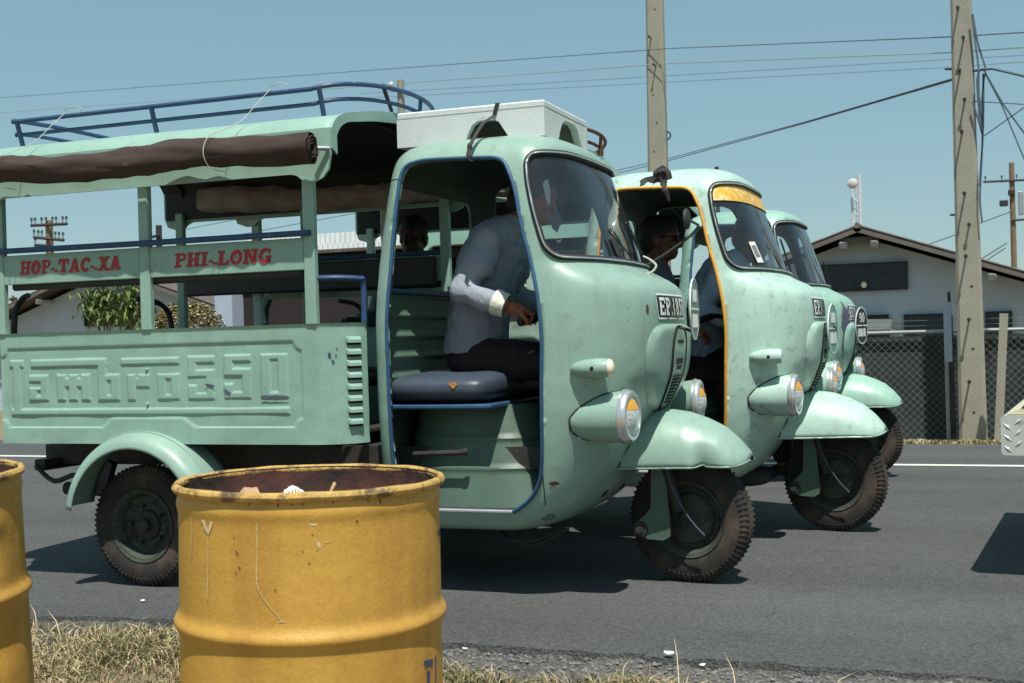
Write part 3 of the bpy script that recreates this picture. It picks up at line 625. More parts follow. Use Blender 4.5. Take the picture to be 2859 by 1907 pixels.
# ---- horn cover on the nose
CASE=[(0,1.068),(.18,1.066),(.27,1.055),(.325,1.02),(.35,.96),(.335,.88),(.28,.80),(.18,.735),(.10,.712),(0,.708)]
STRIP=[(0,1.056),(.055,1.05),(.098,1.015),(.112,.96),(.105,.88),(.09,.80),(.07,.735),(.05,.722),(0,.718)]
def sym(h): h=spline(h,4); return [(y,z) for y,z in h]+[(-y,z) for y,z in h[-2:0:-1]]
def case_x(y,z,base=.018):
    # raised by distance from the outline
    hw=np.interp(z,[q[1] for q in CASE[::-1]],[q[0] for q in CASE[::-1]]); e=max(0,min(1,(hw-abs(y))/.05)); e2=max(0,min(1,(1.068-z)/.035)); e3=max(0,min(1,(z-.70)/.03))
    return nose_x(y,z)+.001+base*math.sqrt(max(0,1-(1-e)**2))*math.sqrt(max(0,1-(1-e2)**2))*(.4+.6*e3)
def horn_cover():  return MB().rings(sym(CASE),(0,.90),lambda y,z:(case_x(y,z),y,z),14)
def horn_strip():  return MB().rings(sym(STRIP),(0,.90),lambda y,z:(case_x(y,z)+.005,y,z),8)
def horn_groove():
    return MB().tube([(case_x(y,z)+.003,y,z) for y,z in sym(STRIP)],.0055,6,closed=True)
def wrap(y,z,off): return (nose_x(y,z)+off,y,z)
# ---- bed side
BX0,BX1,BZ0,BZ1,BY=-2.97,-1.39,.619,1.108,-.68
LF_T=float(onY(400,965,BY)[2]); LF_B=float(onY(825,1193,BY)[2]); LF_R=float(onY(842,1053,BY)[0]); LF_L=float(onY(5,1090,BY)[0])
def frame_sdf(x,z):
    zb=LF_B+.042*smoothstep(-2.43,-2.36,x)*(1-smoothstep(-2.02,-1.93,x))
    d=np.minimum(np.minimum(x-LF_L,LF_R-x),np.minimum(z-zb,LF_T-z))
    for cx,cz in ((LF_L,LF_T),(LF_R,LF_T),(LF_L,LF_B),(LF_R,LF_B)): d=np.minimum(d,np.hypot(x-cx,z-cz)-.036)
    return d
def bed_path(s):   # s in metres along the panel: straight, then round the front corner
    L=BX1-BX0
    if s<=L: return (BX0+s,BY,0.,-1.)
    t=(s-L)/.2; return (BX1+.2*math.sin(t),BY+.2-.2*math.cos(t),math.sin(t),-math.cos(t))
def side_panel(fine=True,sgn=1):
    mb=MB(); L=BX1-BX0; tot=L+.2*R(72); nu,nv=(250,72) if fine else (40,6)
    def fn(u,v):
        s=u*tot; x,y,nx,ny=bed_path(s); z=BZ0+(BZ1-BZ0)*v; d=0.
        if fine:
            d=-.006*float(smoothstep(-.0035,.0035,frame_sdf(BX0+s if s<=L else 9.,z))) if s<=L else 0.
            d+=.004*mnoise.noise(Vector((x*3.1,z*4.2,.3)))*(1-v)+.0016*mnoise.noise(Vector((x*9,z*12,2.3)))
            d+=.004*math.exp(-((z-BZ0)/.012)**2)*mnoise.noise(Vector((x*7,1.,0)))
        d+=.006*max(0,1-(1-v)/.03)
        return (x+nx*d,sgn*(y+ny*d),z)
    mb.grid(fn,nu,nv)
    # folded top flange
    mb.grid(lambda u,v:(lambda q:(q[0]-q[2]*.03*v+q[2]*.006,sgn*(q[1]-q[3]*.03*v+q[3]*.006),BZ1))(bed_path(u*tot)),60 if fine else 30,1)
    return mb
ZA=lambda x,y:(x/4.48,900+y/4.48); ZB=lambda x,y:(450+x/3.918,900+y/3.918)
def RA(a,b,c,d): return (*ZA(a,b),*ZA(c,d))
def RB(a,b,c,d): return (*ZB(a,b),*ZB(c,d))
EMB=[([RA(150,478,268,1170),RA(110,475,290,570),(*ZA(135,1085),*ZB(1405,1010))],[]),
 ([RA(352,662,605,985)],[RA(340,757,500,812),RA(465,870,500,915)]),
 ([RA(700,655,1125,982)],[RA(815,820,858,1000),RA(965,820,1012,1000),RA(820,640,850,692),RA(972,640,1000,692)]),
 ([RA(370,470,1325,550),RA(1212,456,1330,982),RA(1212,652,1495,982)],[RA(1335,740,1380,905)]),
 ([RA(1582,650,1695,982),RA(1690,648,1868,818)],[RA(1700,640,1722,690)]),
 ([(*ZA(1498,450),*ZB(190,460))],[]),
 ([(*ZA(1957,642),*ZB(205,850))],[RB(50,630,100,785)]),
 ([RB(278,370,578,448),RB(278,370,385,603),RB(278,518,582,603),RB(480,518,585,848),RB(288,770,588,848),RB(288,683,395,848)],[]),
 ([RB(675,355,975,433),RB(675,355,785,588),RB(675,504,980,588),RB(875,504,985,835),RB(680,758,985,838),RB(680,670,790,838)],[]),
 ([RB(1075,345,1392,828)],[RB(1190,418,1275,757)])]
def embossed(rects,holes):
    def m(r):
        a=onY(r[0],r[1],BY); b=onY(r[2],r[3],BY); return (a[0],b[2],b[0],a[2])
    A_=[m(r) for r in rects]; H_=[m(r) for r in holes]
    x0=min(a[0] for a in A_)-.007; x1=max(a[2] for a in A_)+.007; z0=min(a[1] for a in A_)-.007; z1=max(a[3] for a in A_)+.007
    st=.0026 if x1-x0<.5 else .0032; nx=int((x1-x0)/st)+1; nz=int((z1-z0)/.003)+1
    X,Z=np.meshgrid(np.linspace(x0,x1,nx),np.linspace(z0,z1,nz))
    sd=np.full(X.shape,-9.)
    for a in A_: sd=np.maximum(sd,np.minimum(np.minimum(X-a[0],a[2]-X),np.minimum(Z-a[1],a[3]-Z)))
    for a in H_: sd=np.minimum(sd,-np.minimum(np.minimum(X-a[0],a[2]-X),np.minimum(Z-a[1],a[3]-Z)))
    h=-.0006+.0066*np.clip((sd+.004)/.011,0,1)
    mb=MB(); vs=[(X[j,i],BY+.006-h[j,i],Z[j,i]) for j in range(nz) for i in range(nx)]
    fs=[(j*nx+i,j*nx+i+1,(j+1)*nx+i+1,(j+1)*nx+i) for j in range(nz-1) for i in range(nx-1) if sd[j:j+2,i:i+2].max()>-.0055]
    us=sorted(set(k for f in fs for k in f)); rm={k:i for i,k in enumerate(us)}
    return mb.add([vs[k] for k in us],[tuple(rm[k] for k in f) for f in fs])
# ---- canopy
CAN=[(-.70,1.87),(-.698,1.882),(-.667,1.919),(-.621,1.945),(-.575,1.959),(-.482,1.977),(-.336,2.004),(-.129,2.030),(0,2.034)]
CANF=spline(CAN,3); CANF=CANF+[(-y,z) for y,z in CANF[-2::-1]]
def canopy(): 
    n=len(CANF)-1
    mb=MB()
    def fn(u,v):
        y,z=CANF[int(round(u*n))]; x=-3.08+1.83*v; return (x,y,z+.004*mnoise.noise(Vector((x*2.,y*3.,0))))
    return mb.grid(fn,n,40)
def canopy_side(s):
    P=[(-3.08,1.885),(-3.08,1.74),(-3.06,1.69),(-3.0,1.67),(-2.955,1.672),(-2.935,1.695),(-2.90,1.71),(-1.44,1.71),(-1.41,1.704),(-1.39,1.688),(-1.365,1.676),(-1.329,1.672),(-1.29,1.688),(-1.262,1.722),(-1.252,1.78),(-1.25,1.885)]
    return MB().prism(P,s*-.706,s*-.694)
def canopy_lip():
    mb=MB(); n=len(CANF); vs=[]
    for y,z in [(-.70,1.80)]+CANF+[(.70,1.80)]:
        k=1-.045/max(.3,math.hypot(y,z-1.5)); vs.append((y,z,y*k,1.5+(z-1.5)*k))
    for x0,x1 in ((-1.256,-1.246),):
        m=len(vs); V=[]
        for y,z,yi,zi in vs: V+=[(x1,y*1.004,z+.003),(x1,yi,zi),(x0,yi,zi),(x0,y*1.004,z+.003)]
        mb.add(V,[(4*i+k,4*i+(k+1)%4,4*(i+1)+(k+1)%4,4*(i+1)+k) for i in range(m-1) for k in range(4)])
    return mb
def rear_fender(s):
    cs=[(-.56,.0),(-.62,.0),(-.68,.001),(-.72,.004),(-.75,.012),(-.772,.026),(-.785,.046),(-.79,.068)]
    def fn(u,v):
        a=R(172-168*u); k=v*(len(cs)-1); i=min(int(k),len(cs)-2); t=k-i; y=cs[i][0]+(cs[i+1][0]-cs[i][0])*t; d=cs[i][1]+(cs[i+1][1]-cs[i][1])*t
        r=.376-d; return (-2.205+r*math.cos(a),s*y*-1,.298+r*math.sin(a))
    return MB().grid(fn,48,14)
def engine_cover():
    def fn(u,v):
        z=.345+.41*v; a=2*math.pi*u; hx=.385-.115*v; hy=.43-.10*v; n=3.2
        for zz in (.50,.62):
            b=.008*math.exp(-((z-zz)/.010)**2); hx+=b; hy+=b
        c,s_=math.cos(a),math.sin(a); return (-.815-.06*v+hx*math.copysign(abs(c)**(2/n),c),hy*math.copysign(abs(s_)**(2/n),s_),z)
    return MB().grid(fn,72,48)
def cushion(x0,x1,y0,y1,z0,z1,n=5.):
    """soft box: rounded, slightly sagging"""
    def fn(u,v):
        a=2*math.pi*u; b=math.pi*(v-.5); c,s_=math.cos(a),math.sin(a); cb,sb=math.cos(b),math.sin(b)
        f=lambda q,e:math.copysign(abs(q)**(2/e),q)
        X=f(c,n)*max(cb,0)**.32; Y=f(s_,n)*max(cb,0)**.32; Z=f(sb,2.6)
        x=(x0+x1)/2+(x1-x0)/2*X; y=(y0+y1)/2+(y1-y0)/2*Y; z=(z0+z1)/2+(z1-z0)/2*Z
        return (x,y,z+.006*mnoise.noise(Vector((x*7,y*7,z*3))))
    return MB().grid(fn,64,24)
def fork_arm():
    P=[(785,960),(850,960),(878,1080),(890,1200),(888,1252),(850,1275),(760,1268),(700,1245),(674,1205),(688,1168),(735,1132),(772,1085)]
    P=[(1450+a/2.09,900+b/2.09) for a,b in P]; poly=[tuple(onY(x,y,-.11)[[0,2]]) for x,y in P]
    poly=[(x,z) for x,z in poly[1:]]+[poly[0]]; poly[-1]=(poly[-1][0],.62); poly[0]=(poly[0][0],.62)
    return poly
FORK=fork_arm()
def make_truck(root,paint,trim,hero=False,plate='',disc='disc_green',rails=True,steer=R(-8),bedpaint=None):
    bp=bedpaint or paint; rackm='blue_rail' if hero or disc=='disc_black' else 'rust_brown'
    if 'cab' not in CACHE: CACHE['cab']=cab_mesh()
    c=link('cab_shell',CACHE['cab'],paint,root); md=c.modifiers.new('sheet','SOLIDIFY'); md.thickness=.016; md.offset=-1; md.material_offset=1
    for s in (-1,1):
        shared(('trim',s),lambda:MB().tube(door_path(s),.0080,8,sx=1.0),'door_trim',trim,root,60)
    g=shared('glass',lambda:MB().rings(wind_full(),(0,1.545),glass_fn(-.004),9),'windshield','windshield_glass',root,180)
    shared('gasket',lambda:MB().tube(wind_path(.003),.0125,8,closed=True),'gasket','black_rubber',g,60)
    shared('bead',lambda:MB().tube(wind_path(.015),.0035,6,closed=True),'bright_bead','chrome',g,60)
    f=shared(('fender',hero),lambda:front_fender(1. if hero else 0.),'front_mudguard',paint,root,50); md=f.modifiers.new('sheet','SOLIDIFY'); md.thickness=.004; md.offset=0
    fb=front_fender(1. if hero else 0.)
    for q in (0,36): shared(('fedge',q,hero),lambda:MB().tube([fb.v[q*45+k] for k in range(45)],.0045,6),'rolled_edge',paint,f,60)
    shared(('fseam',hero),lambda:fender_seam(1. if hero else 0.),'joint','black_rubber',f,60)
    # front wheel and leading-link suspension
    w=shared('tyre',tyre,'front_wheel','tyre_rubber',root,40); w.location=(0,0,.262); w.rotation_euler=(0,R(13),steer)
    shared('tread',tread,'tread','tyre_rubber',w,0)['kind']='stuff'; shared('rimf',lambda:rim(1),'rim','wheel_grime_shade',w,40); shared('rimb',lambda:rim(-1),'rim','wheel_grime_shade',w,40)
    shared('drumhub',drum_hub,'brake_hub','wheel_grime_shade',w,40)
    for s in (-1,1):
        a=shared(('fork',s),lambda:MB().prism(FORK,s*.098,s*.110),'suspension_arm','mint_shade',root,30); a.rotation_euler=(0,0,steer*.5)
        px_,pz_=onY(1790,1479,-.11)[[0,2]]
        shared(('pivot',s),lambda:MB().lathe([(0,.022),(.014,.022),(.016,.014),(.03,.013),(.034,.006),(.034,0)],20,'y',c=(px_,s*.108,pz_),rot=Matrix.Rotation(math.pi,3,'X') if s<0 else None),'pivot_bolt','dark_metal',a,40)
        shared(('shock',s),lambda:MB().tube([(-.13,s*.085,.64),(-.03,s*.085,.30)],[.02,.026],12),'shock_absorber','dark_metal',root,40)
    shared('cable',lambda:MB().tube(spline([(-.07,-.125,.5),(-.045,-.13,.40),(.02,-.125,.28),(.08,-.118,.21)],6),.003,6),'brake_cable','wire_dark',root,60)
    # lamps
    for s in (-1,1):
        h=shared(('hl',s),lambda:(lambda m_:MB().add([(x,-s*y,z) for x,y,z in m_.v],m_.f))(headlight_body()),'headlight',paint,root,60); h.location=(.0 if s<0 else .055,s*.485,.716); h.rotation_euler=(0,0,s*R(4))
        sm=('hseam',s); loc_,ang_=h.location.copy(),s*R(4)
        if sm not in CACHE:
            q=headlight_seam(s,loc_,ang_); CACHE[sm]=q.mesh('gasket',60) if q else None
        if CACHE[sm]: link('gasket',CACHE[sm],'black_rubber',h)
        shared('hlrim',headlight_rim,'bezel','chrome',h,40); shared('hllens',headlight_lens,'lens','lens_glass',h,60); shared('hlamb',lens_amber,'amber_band','amber_paint',h,60)
        t=shared('sig',signal_body,'turn_signal',paint,root,50); t.location=(-.165,s*.575,.905); t.rotation_euler=(0,0,s*R(-7))
        if hero or s>0: shared('siglens',signal_lens,'lens','signal_lens',t,50)
        shared('sigslot',lambda:MB().lathe([(0,-.008),(.007,-.005),(.010,0),(.007,.005),(0,.008)],12,'y',c=(-.06,0,0)),'screw_hole','void_black',t,30).location=(0,s*.032,0)
    # horn cover with slots
    h=shared('case',horn_cover,'horn_cover',paint,root,50); shared('strip',horn_strip,'centre_strip',paint,h,50); shared('groove',horn_groove,'groove','void_black',h,60)
    for k in range(9):
        z=.852-.0135*k; hw=.060-.0025*k
        shared(('slot',k),lambda:MB().bev((case_x(0,z)+.006,0,z),(.012,2*hw,.0072),.002),'slot','void_black',h,20)
    for k,P in enumerate((((-.05,1.0),(.05,1.0),(.05,.985),(-.05,.985)),((-.06,.925),(.06,.925),(.05,.90),(-.05,.90)),((-.035,.895),(.045,.895),(.03,.878),(-.03,.878)))):
        shared(('badge',k),lambda:MB().add([(case_x(y,z)+.0075,y,z) for y,z in P],[(0,1,2,3)]),'faded_badge','dark_metal',h,0)
    # painted number plate across the nose
    z0,z1,y0,y1=1.090,1.186,-.240,.165
    pl=shared('plate',lambda:MB().grid(lambda u,v:wrap(y0+(y1-y0)*u,z0+(z1-z0)*v,.0025),24,4),'number_plate','plate_black',root,60)
    def border():
        mb=MB(); b=.006
        for a0,a1,b0,b1 in ((y0-.004,y1+.004,z0-.004,z0+b-.003),(y0-.004,y1+.004,z1-b+.003,z1+.004),(y0-.004,y0+b-.002,z0,z1),(y1-b+.002,y1+.004,z0,z1)):
            mb.grid(lambda u,v:wrap(a0+(a1-a0)*u,b0+(b1-b0)*v,.0034),24,1)
        return mb
    shared('pborder',border,'white_border','plate_white',pl,60)
    if plate:
        w_=(y1-y0-.03)*len(plate)/7; [shared(('ptext',plate,k),lambda:q,'plate_letter','plate_white',pl,0) for k,q in enumerate(lettering(plate,w_,.072,lambda u,v,o:wrap(y0+.015+u,z0+.012+v,.0045+o),gap=.12))]
    # round sign standing off the nose
    d=shared('disc',lambda:MB().lathe([(0,.004),(.126,.004),(.126,-.004),(0,-.004)],48,'x'),'round_sign',disc,root,30); d.location={'disc_green':(.034,0,1.126),'disc_teal':(.005,0,1.03),'disc_black':(.0,0,1.045)}[disc]; d.rotation_euler=(0,0,R({'disc_green':5,'disc_teal':-4,'disc_black':-13}[disc]))
    shared('discb',lambda:MB().lathe([(.1215,.0055),(.1275,.0055),(.1275,.001),(.1215,.001)],48,'x'),'white_border','plate_white',d,30)
    shared('discl',lambda:MB().box((.0062,0,.0),(.0012,.236,.008)),'dividing_line','plate_white',d,0)
    if disc=='disc_black': [shared(('d90',k),lambda:q,'sign_digit','plate_white',d,0) for k,q in enumerate(lettering('90',.10,.066,lambda u,v,o:(.0062+o,-.05+u,.022+v)))]
    def bars():
        mb=MB(); r_=random.Random(3); y=-.078
        while y<.07: wv=.006+.008*r_.random(); mb.box((.0062,y,-.05+.004*r_.random()),(.0012,wv,.055)); y+=wv+.006
        if disc!='disc_black':
            y=-.055
            while y<.05: wv=.008+.010*r_.random(); mb.box((.0062,y,.055),(.0012,wv,.05)); y+=wv+.008
        return mb
    shared(('bars',disc=='disc_black'),bars,'worn_lettering','plate_white',d,0)['kind']='stuff'
    shared('discstay',lambda:MB().tube([(-.04,0,1.055),(.0,0,1.045),(.030,0,1.03)],.006,8),'sign_bracket','dark_metal',root,40)
    # cab interior
    shared('floor',lambda:MB().bev((-.80,0,.325),(.72,.98,.03),.01),'cab_floor','mint_shade',root,20)
    shared('mat',lambda:MB().grid(lambda u,v:(-1.05+.52*u,-.51+1.02*v,.344+.012*abs(mnoise.noise(Vector((u*7,v*5,1))))),30,30),'floor_mat','dark_metal',root,60)
    for s in (-1,1): shared(('sill',s),lambda:MB().bev((-.82,s*.52,.345),(.56,.02,.014),.004),'sill_plate','galvanised',root,20)
    e=shared('engine',engine_cover,'engine_cover','mint_shade',root,50)
    shared('seat',lambda:cushion(-1.17,-.70,-.50,.50,.765,.893,8.),'seat_cushion','vinyl_seat',root,60)
    shared('sframe',lambda:MB().bev((-.93,0,.757),(.49,.97,.02),.006),'seat_frame',trim,root,20)
    if hero:
        shared('tear',lambda:MB().rings([(math.cos(a)*(.016+.006*math.sin(3*a)),math.sin(a)*.013) for a in np.linspace(0,2*math.pi,14)[:-1]],(0,0),lambda u,v:(-.84+u,-.500-.004*(1-abs(u)*30),.845+v),3),'torn_patch','seat_stuffing',root,30)
        shared('lever',lambda:MB().tube(spline([(-1.05,-.44,.56),(-.95,-.45,.565),(-.84,-.455,.57),(-.80,-.455,.575)],4),[.012]*10+[.016]*3,8),'hand_lever','dark_metal',root,40)
    def ribbed():
        return MB().grid(lambda u,v:(-1.135+.012*max(0,math.cos(v*2*math.pi*5))**2,-.47+.94*u,.79+.43*v),24,80)
    shared('bulk',ribbed,'ribbed_bulkhead','mint_shade',root,60)
    shared('brail',lambda:MB().tube([(-1.14,-.45,1.235),(-1.14,.45,1.235)],.014,8),'bulkhead_rail',trim,root,40)
    hb=shared('bar',lambda:MB().tube(spline([(-.60,-.36,1.09),(-.55,-.27,1.11),(-.50,-.12,1.10),(-.48,0,1.09),(-.50,.12,1.10),(-.55,.27,1.11),(-.60,.36,1.09)],4),.012,8).tube([(-.48,0,1.09),(-.36,0,.5)],.024,10),'handlebar','dark_metal',root,40)
    for s in (-1,1): shared(('grips',s),lambda:MB().tube([(-.60,s*.36,1.09),(-.555,s*.275,1.109)],.018,10),'grip','black_rubber',hb,40)
    shared('dash',lambda:MB().bev((-.36,0,1.30),(.20,.86,.02),.006),'dash_shelf','mint_shade',root,20)
    # load bed
    fine=hero
    for s in (-1,1):
        fi=fine and s<0
        p=shared(('panel',s,fi),lambda:side_panel(fi,-s),'side_panel',bp,root,40)
        if fi:
            for k,(a,b) in enumerate(EMB): shared(('emb',k),lambda:embossed(a,b),'raised_letter',bp,p,50)
            def rivets(q):
                o=onY(*q,BY); return MB().lathe([(0,.007),(.004,.006),(.0065,.002),(.007,-.004)],10,'y',c=(o[0],BY+.002,o[2]),rot=Matrix.Rotation(math.pi,3,'X'))
            for k,q in enumerate((ZA(1830,590),ZA(1842,1022))): shared(('rv',k),lambda:rivets(q),'rivet',bp,p,40)
            zs=[float(onX(1000,949+k*32.2,-1.24)[2]) for k in range(8)]
            for k,z in enumerate(zs):
                th=R(53); cx,cy=BX1+.2*math.sin(th),BY+.2-.2*math.cos(th); rt=rotz(th-R(90)+R(0))
                def louv():
                    mb=MB(); pr=[(.0,.015),(.010,.012),(.017,.002),(.018,-.010),(.014,-.011),(.0,.004)]
                    V=[]; L_=[-.033,-.027,.027,.033]; Sc=[.35,1,1,.35]
                    for t_,sc in zip(L_,Sc):
                        for n_,zz in pr: q_=rotz(th)@Vector((t_,-n_*sc,0)); V.append((cx+q_.x,cy+q_.y,z+zz*(.7+.3*sc)))
                    m_=len(pr); return mb.add(V,[(i*m_+j,i*m_+(j+1)%m_,(i+1)*m_+(j+1)%m_,(i+1)*m_+j) for i in range(3) for j in range(m_)]+[tuple(range(m_)),tuple(range(4*m_-1,3*m_-1,-1))])
                shared(('louv',k),louv,'louver',bp,p,30)
                def gap():
                    q_=rotz(th)@Vector((0,-.0025,0)); return MB().bev((cx+q_.x*2.2,cy+q_.y*2.2,z-.013),(.058,.008,.013),.001,rotz(th))
                shared(('lgap',k),gap,'louver_gap','void_black',p,20)
        for x0,x1 in ((-2.985,-2.935),(-2.201,-2.149),(-1.400,-1.349)):
            shared(('post',s,x0),lambda:MB().bev(((x0+x1)/2,s*.672,1.43),(x1-x0,.034,.655),.005),'canopy_post',bp,root,20)
        if rails or s>0:
            for x0,x1 in ((-2.935,-2.2015),(-2.1485,-1.4005)):
                b=shared(('board',s,x0),lambda:MB().bev(((x0+x1)/2,s*.676,1.391),(x1-x0,.014,.130),.003),'side_board',bp,root,20)
                if hero and s<0:
                    def words(t,a,bq):
                        A0,A1=onY(*a,-.684),onY(*bq,-.684); zb=float(A0[2]); 
                        return lettering(t,A1[0]-A0[0],.060,lambda u,v,o:(A0[0]+u+v*.12,-.6845-o,zb+v),gap=.07)
                    for k,q in enumerate(words('HOP~TAC~XA',(56,768),(336,751)) if x0<-2.5 else words('PHI~LONG',(487,748),(758,733))): shared(('red',x0,k),lambda:q,'red_letter','letter_red',b,0)
            shared(('rail',s),lambda:MB().tube([(-3.0,s*.702,1.476),(-2.2,s*.702,1.472),(-1.36,s*.700,1.472)],.0125,10),'hand_rail','blue_rail',root,40)
        else:
            shared(('lrail',s),lambda:MB().tube(spline([(-2.93,s*.67,1.14),(-2.95,s*.67,1.22),(-2.93,s*.67,1.27),(-2.86,s*.67,1.29),(-2.4,s*.67,1.285),(-1.37,s*.67,1.28)],5),.016,8),'hand_rail',paint,root,40)
        shared(('bench',s),lambda:cushion(-2.9,-1.45,s*.30,s*.64,.82,.90),'bench_cushion','vinyl_dark',root,60)
        shared(('bbase',s),lambda:MB().bev((-2.17,s*.47,.72),(1.45,.32,.19),.01),'bench_base','mint_shade',root,20)
        shared(('cside',s),lambda:canopy_side(s),'canopy_side',bp,root,30)
        f=shared(('rf',s),lambda:rear_fender(-s),'rear_mudguard',paint,root,50); md=f.modifiers.new('sheet','SOLIDIFY'); md.thickness=.004; md.offset=0
        shared(('rfb',s),lambda:MB().tube([(-2.205+.377*math.cos(R(a)),s*.71,.298+.377*math.sin(R(a))) for a in range(4,172,6)],.004,6),'bead',paint,f,60)
        w=shared(('tyre'),tyre,'rear_wheel','tyre_rubber',root,40); w.location=(-2.255,s*.60,.262); w.rotation_euler=(0,R(40),0)
        shared('tread',tread,'tread','tyre_rubber',w,0)['kind']='stuff'; shared(('rim',s),lambda:rim(-s),'rim','wheel_grime_shade',w,40)
        hh=shared('hub',hub,'hub','dark_metal',w,40)
        if s>0: hh.rotation_euler=(0,0,math.pi)
        shared(('strut',s),lambda:MB().tube(spline([(-1.36,s*.66,1.29),(-1.28,s*.64,1.29),(-1.21,s*.57,1.285),(-1.205,s*.55,1.27),(-1.205,s*.55,1.11)],3),.012,8),'front_guard_rail','blue_rail',root,40)
        shared(('grab',s),lambda:MB().tube(spline([(-3.06,s*.40,1.29),(-3.0,s*.50,1.27),(-2.98,s*.57,1.21),(-2.975,s*.59,1.10)],5),.015,8),'grab_rail','dark_metal',root,40)
    if 'canopy' not in CACHE:
        me=canopy().mesh('canopy_roof',50); me.materials.append(MATS['mint_bed']); me.materials.append(MATS['canopy_shade'])
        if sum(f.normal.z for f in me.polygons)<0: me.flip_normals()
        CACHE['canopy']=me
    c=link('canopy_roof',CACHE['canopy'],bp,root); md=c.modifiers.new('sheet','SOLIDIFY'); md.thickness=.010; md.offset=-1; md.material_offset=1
    shared('lip',canopy_lip,'canopy_lip',bp,root,30)
    for x in (-2.95,-2.175,-1.4): shared(('bow',x),lambda:MB().tube([(x,y*.985,z-.024) for y,z in CANF],.012,6),'canopy_bow','canopy_shade',root,40)
    for s in (-1,1):
        shared(('bshade',s),lambda:MB().bev((-2.17,s*.645,1.375),(1.50,.03,.15),.01),'shade_panel','vinyl_dark',root,30)  # dark panels added inside the side boards to paint their shade
        shared(('cshade',s),lambda:MB().bev((-2.165,s*.688,1.80),(1.80,.006,.15),.002),'canopy_shade','canopy_shade',root,20)  # dark sheets added inside the canopy sides to paint their shade
    # pressed seams of the cab
    for s in (-1,1):
        shared(('seam',s),lambda:MB().tube([(x,s*(cab_side_y(x,z)+.0005),z) for x,z in ((-.446,.50),(-.447,.44),(-.452,.38),(-.462,.32),(-.475,.28))],.0022,5),'seam','dark_metal',root,40)
        shared(('seam2',s),lambda:MB().tube([(x,s*(cab_side_y(x,1.69)+.0005),1.69-.05*(x+1.13)) for x in (-1.132,-1.12,-1.10,-1.08,-1.06,-1.05)],.002,5),'seam','dark_metal',root,40)
    shared('bfloor',lambda:MB().bev((-2.19,0,.632),(1.54,1.30,.02),.004),'bed_floor','dark_metal',root,20)
    shared('tail',lambda:MB().bev((-2.965,0,.86),(.02,1.33,.46),.006),'tailgate',bp,root,20)
    # roof rack
    def loop(z,out,bow,zc):
        near=[(x,-.5-out,z) for x in np.linspace(-3.01,-1.44,9)]
        front=[(-1.44+bow*math.cos(a)*1.0,-(.5+out)*math.sin(a),z+zc*math.cos(a)) for a in np.linspace(math.pi/2,-math.pi/2,17)][1:-1]
        far=[(x,.5+out,z) for x in np.linspace(-1.44,-3.01,9)]
        rear=[(-3.01-.05*math.cos(a),(.5+out)*math.sin(a),z+zc*.7*math.cos(a)) for a in np.linspace(math.pi/2,-math.pi/2,13)][1:-1]
        return near+front+far+rear
    rk=shared('rack',lambda:MB().tube(loop(2.087,.02,.22,.045),.0105,8,closed=True),'roof_rack',rackm,root,40)
    shared('rack2',lambda:MB().tube(loop(2.028,.0,.20,.045),.009,8,closed=True),'lower_rail',rackm,rk,40)
    for s in (-1,1):
        for x in (-2.985,-2.24,-1.40): shared(('rpost',s,x),lambda:MB().tube([(x,s*.485,1.975),(x,s*.522,2.09)],.011,8),'rack_post',rackm,rk,40)
    shared('rpf',lambda:MB().tube([(-1.235,.10,2.02),(-1.225,.10,2.13)],.010,8),'rack_post',rackm,rk,40)
    # underside
    for s in (-1,1):
        shared(('rail_',s),lambda:MB().box((-1.72,s*.33,.54),(2.6,.05,.09)),'chassis_rail','dark_metal',root,20)
        for k,(z,L) in enumerate(((.40,.62),(.378,.5),(.356,.38))): shared(('leaf',s,k),lambda:MB().box((-2.25,s*.42,z),(L,.05,.018)),'spring_leaf','dark_metal',root,20)
        shared(('shk',s),lambda:MB().box((-2.62,s*.42,.44),(.05,.04,.16),Matrix.Rotation(R(20),3,'Y')),'spring_shackle','dark_metal',root,20)
        shared(('shk2',s),lambda:MB().tube(spline([(-2.95,s*.5,.50),(-2.85,s*.5,.43),(-2.72,s*.5,.46),(-2.66,s*.5,.38)],4),.012,6),'exhaust_hanger','dark_metal',root,40)
    shared('axle',lambda:MB().tube([(-2.255,-.58,.262),(-2.255,.58,.262)],.034,12),'axle','dark_metal',root,40)
    shared('diff',lambda:MB().lathe([(0,-.12),(.10,-.11),(.13,-.03),(.13,.03),(.10,.11),(0,.12)],20,'y',c=(-2.255,0,.27)),'differential','dark_metal',root,40)
    shared('gear',lambda:MB().bev((-1.35,0,.46),(.45,.5,.22),.03),'gearbox','dark_metal',root,20); shared('tank',lambda:MB().bev((-1.95,-.25,.47),(.6,.12,.10),.02),'fuel_tank','dark_metal',root,20)
    shared('exh',lambda:MB().tube(spline([(-1.5,-.30,.36),(-2.1,-.34,.36),(-2.9,-.36,.38)],4),.03,10),'exhaust','dark_metal',root,40)
    for k,P in enumerate(([(-.75,-.30,.26),(-.68,-.36,.215),(-.58,-.36,.205),(-.46,-.30,.245)],[(-.78,-.26,.26),(-.66,-.33,.20),(-.56,-.33,.19),(-.44,-.28,.25)])): shared(('hose',k),lambda:MB().tube(spline(P,5),.006,6),'hanging_cable','dark_metal',root,40)
    shared('rbum',lambda:MB().box((-2.95,0,.50),(.06,.95,.05)),'rear_crossmember','dark_metal',root,20)
    return root
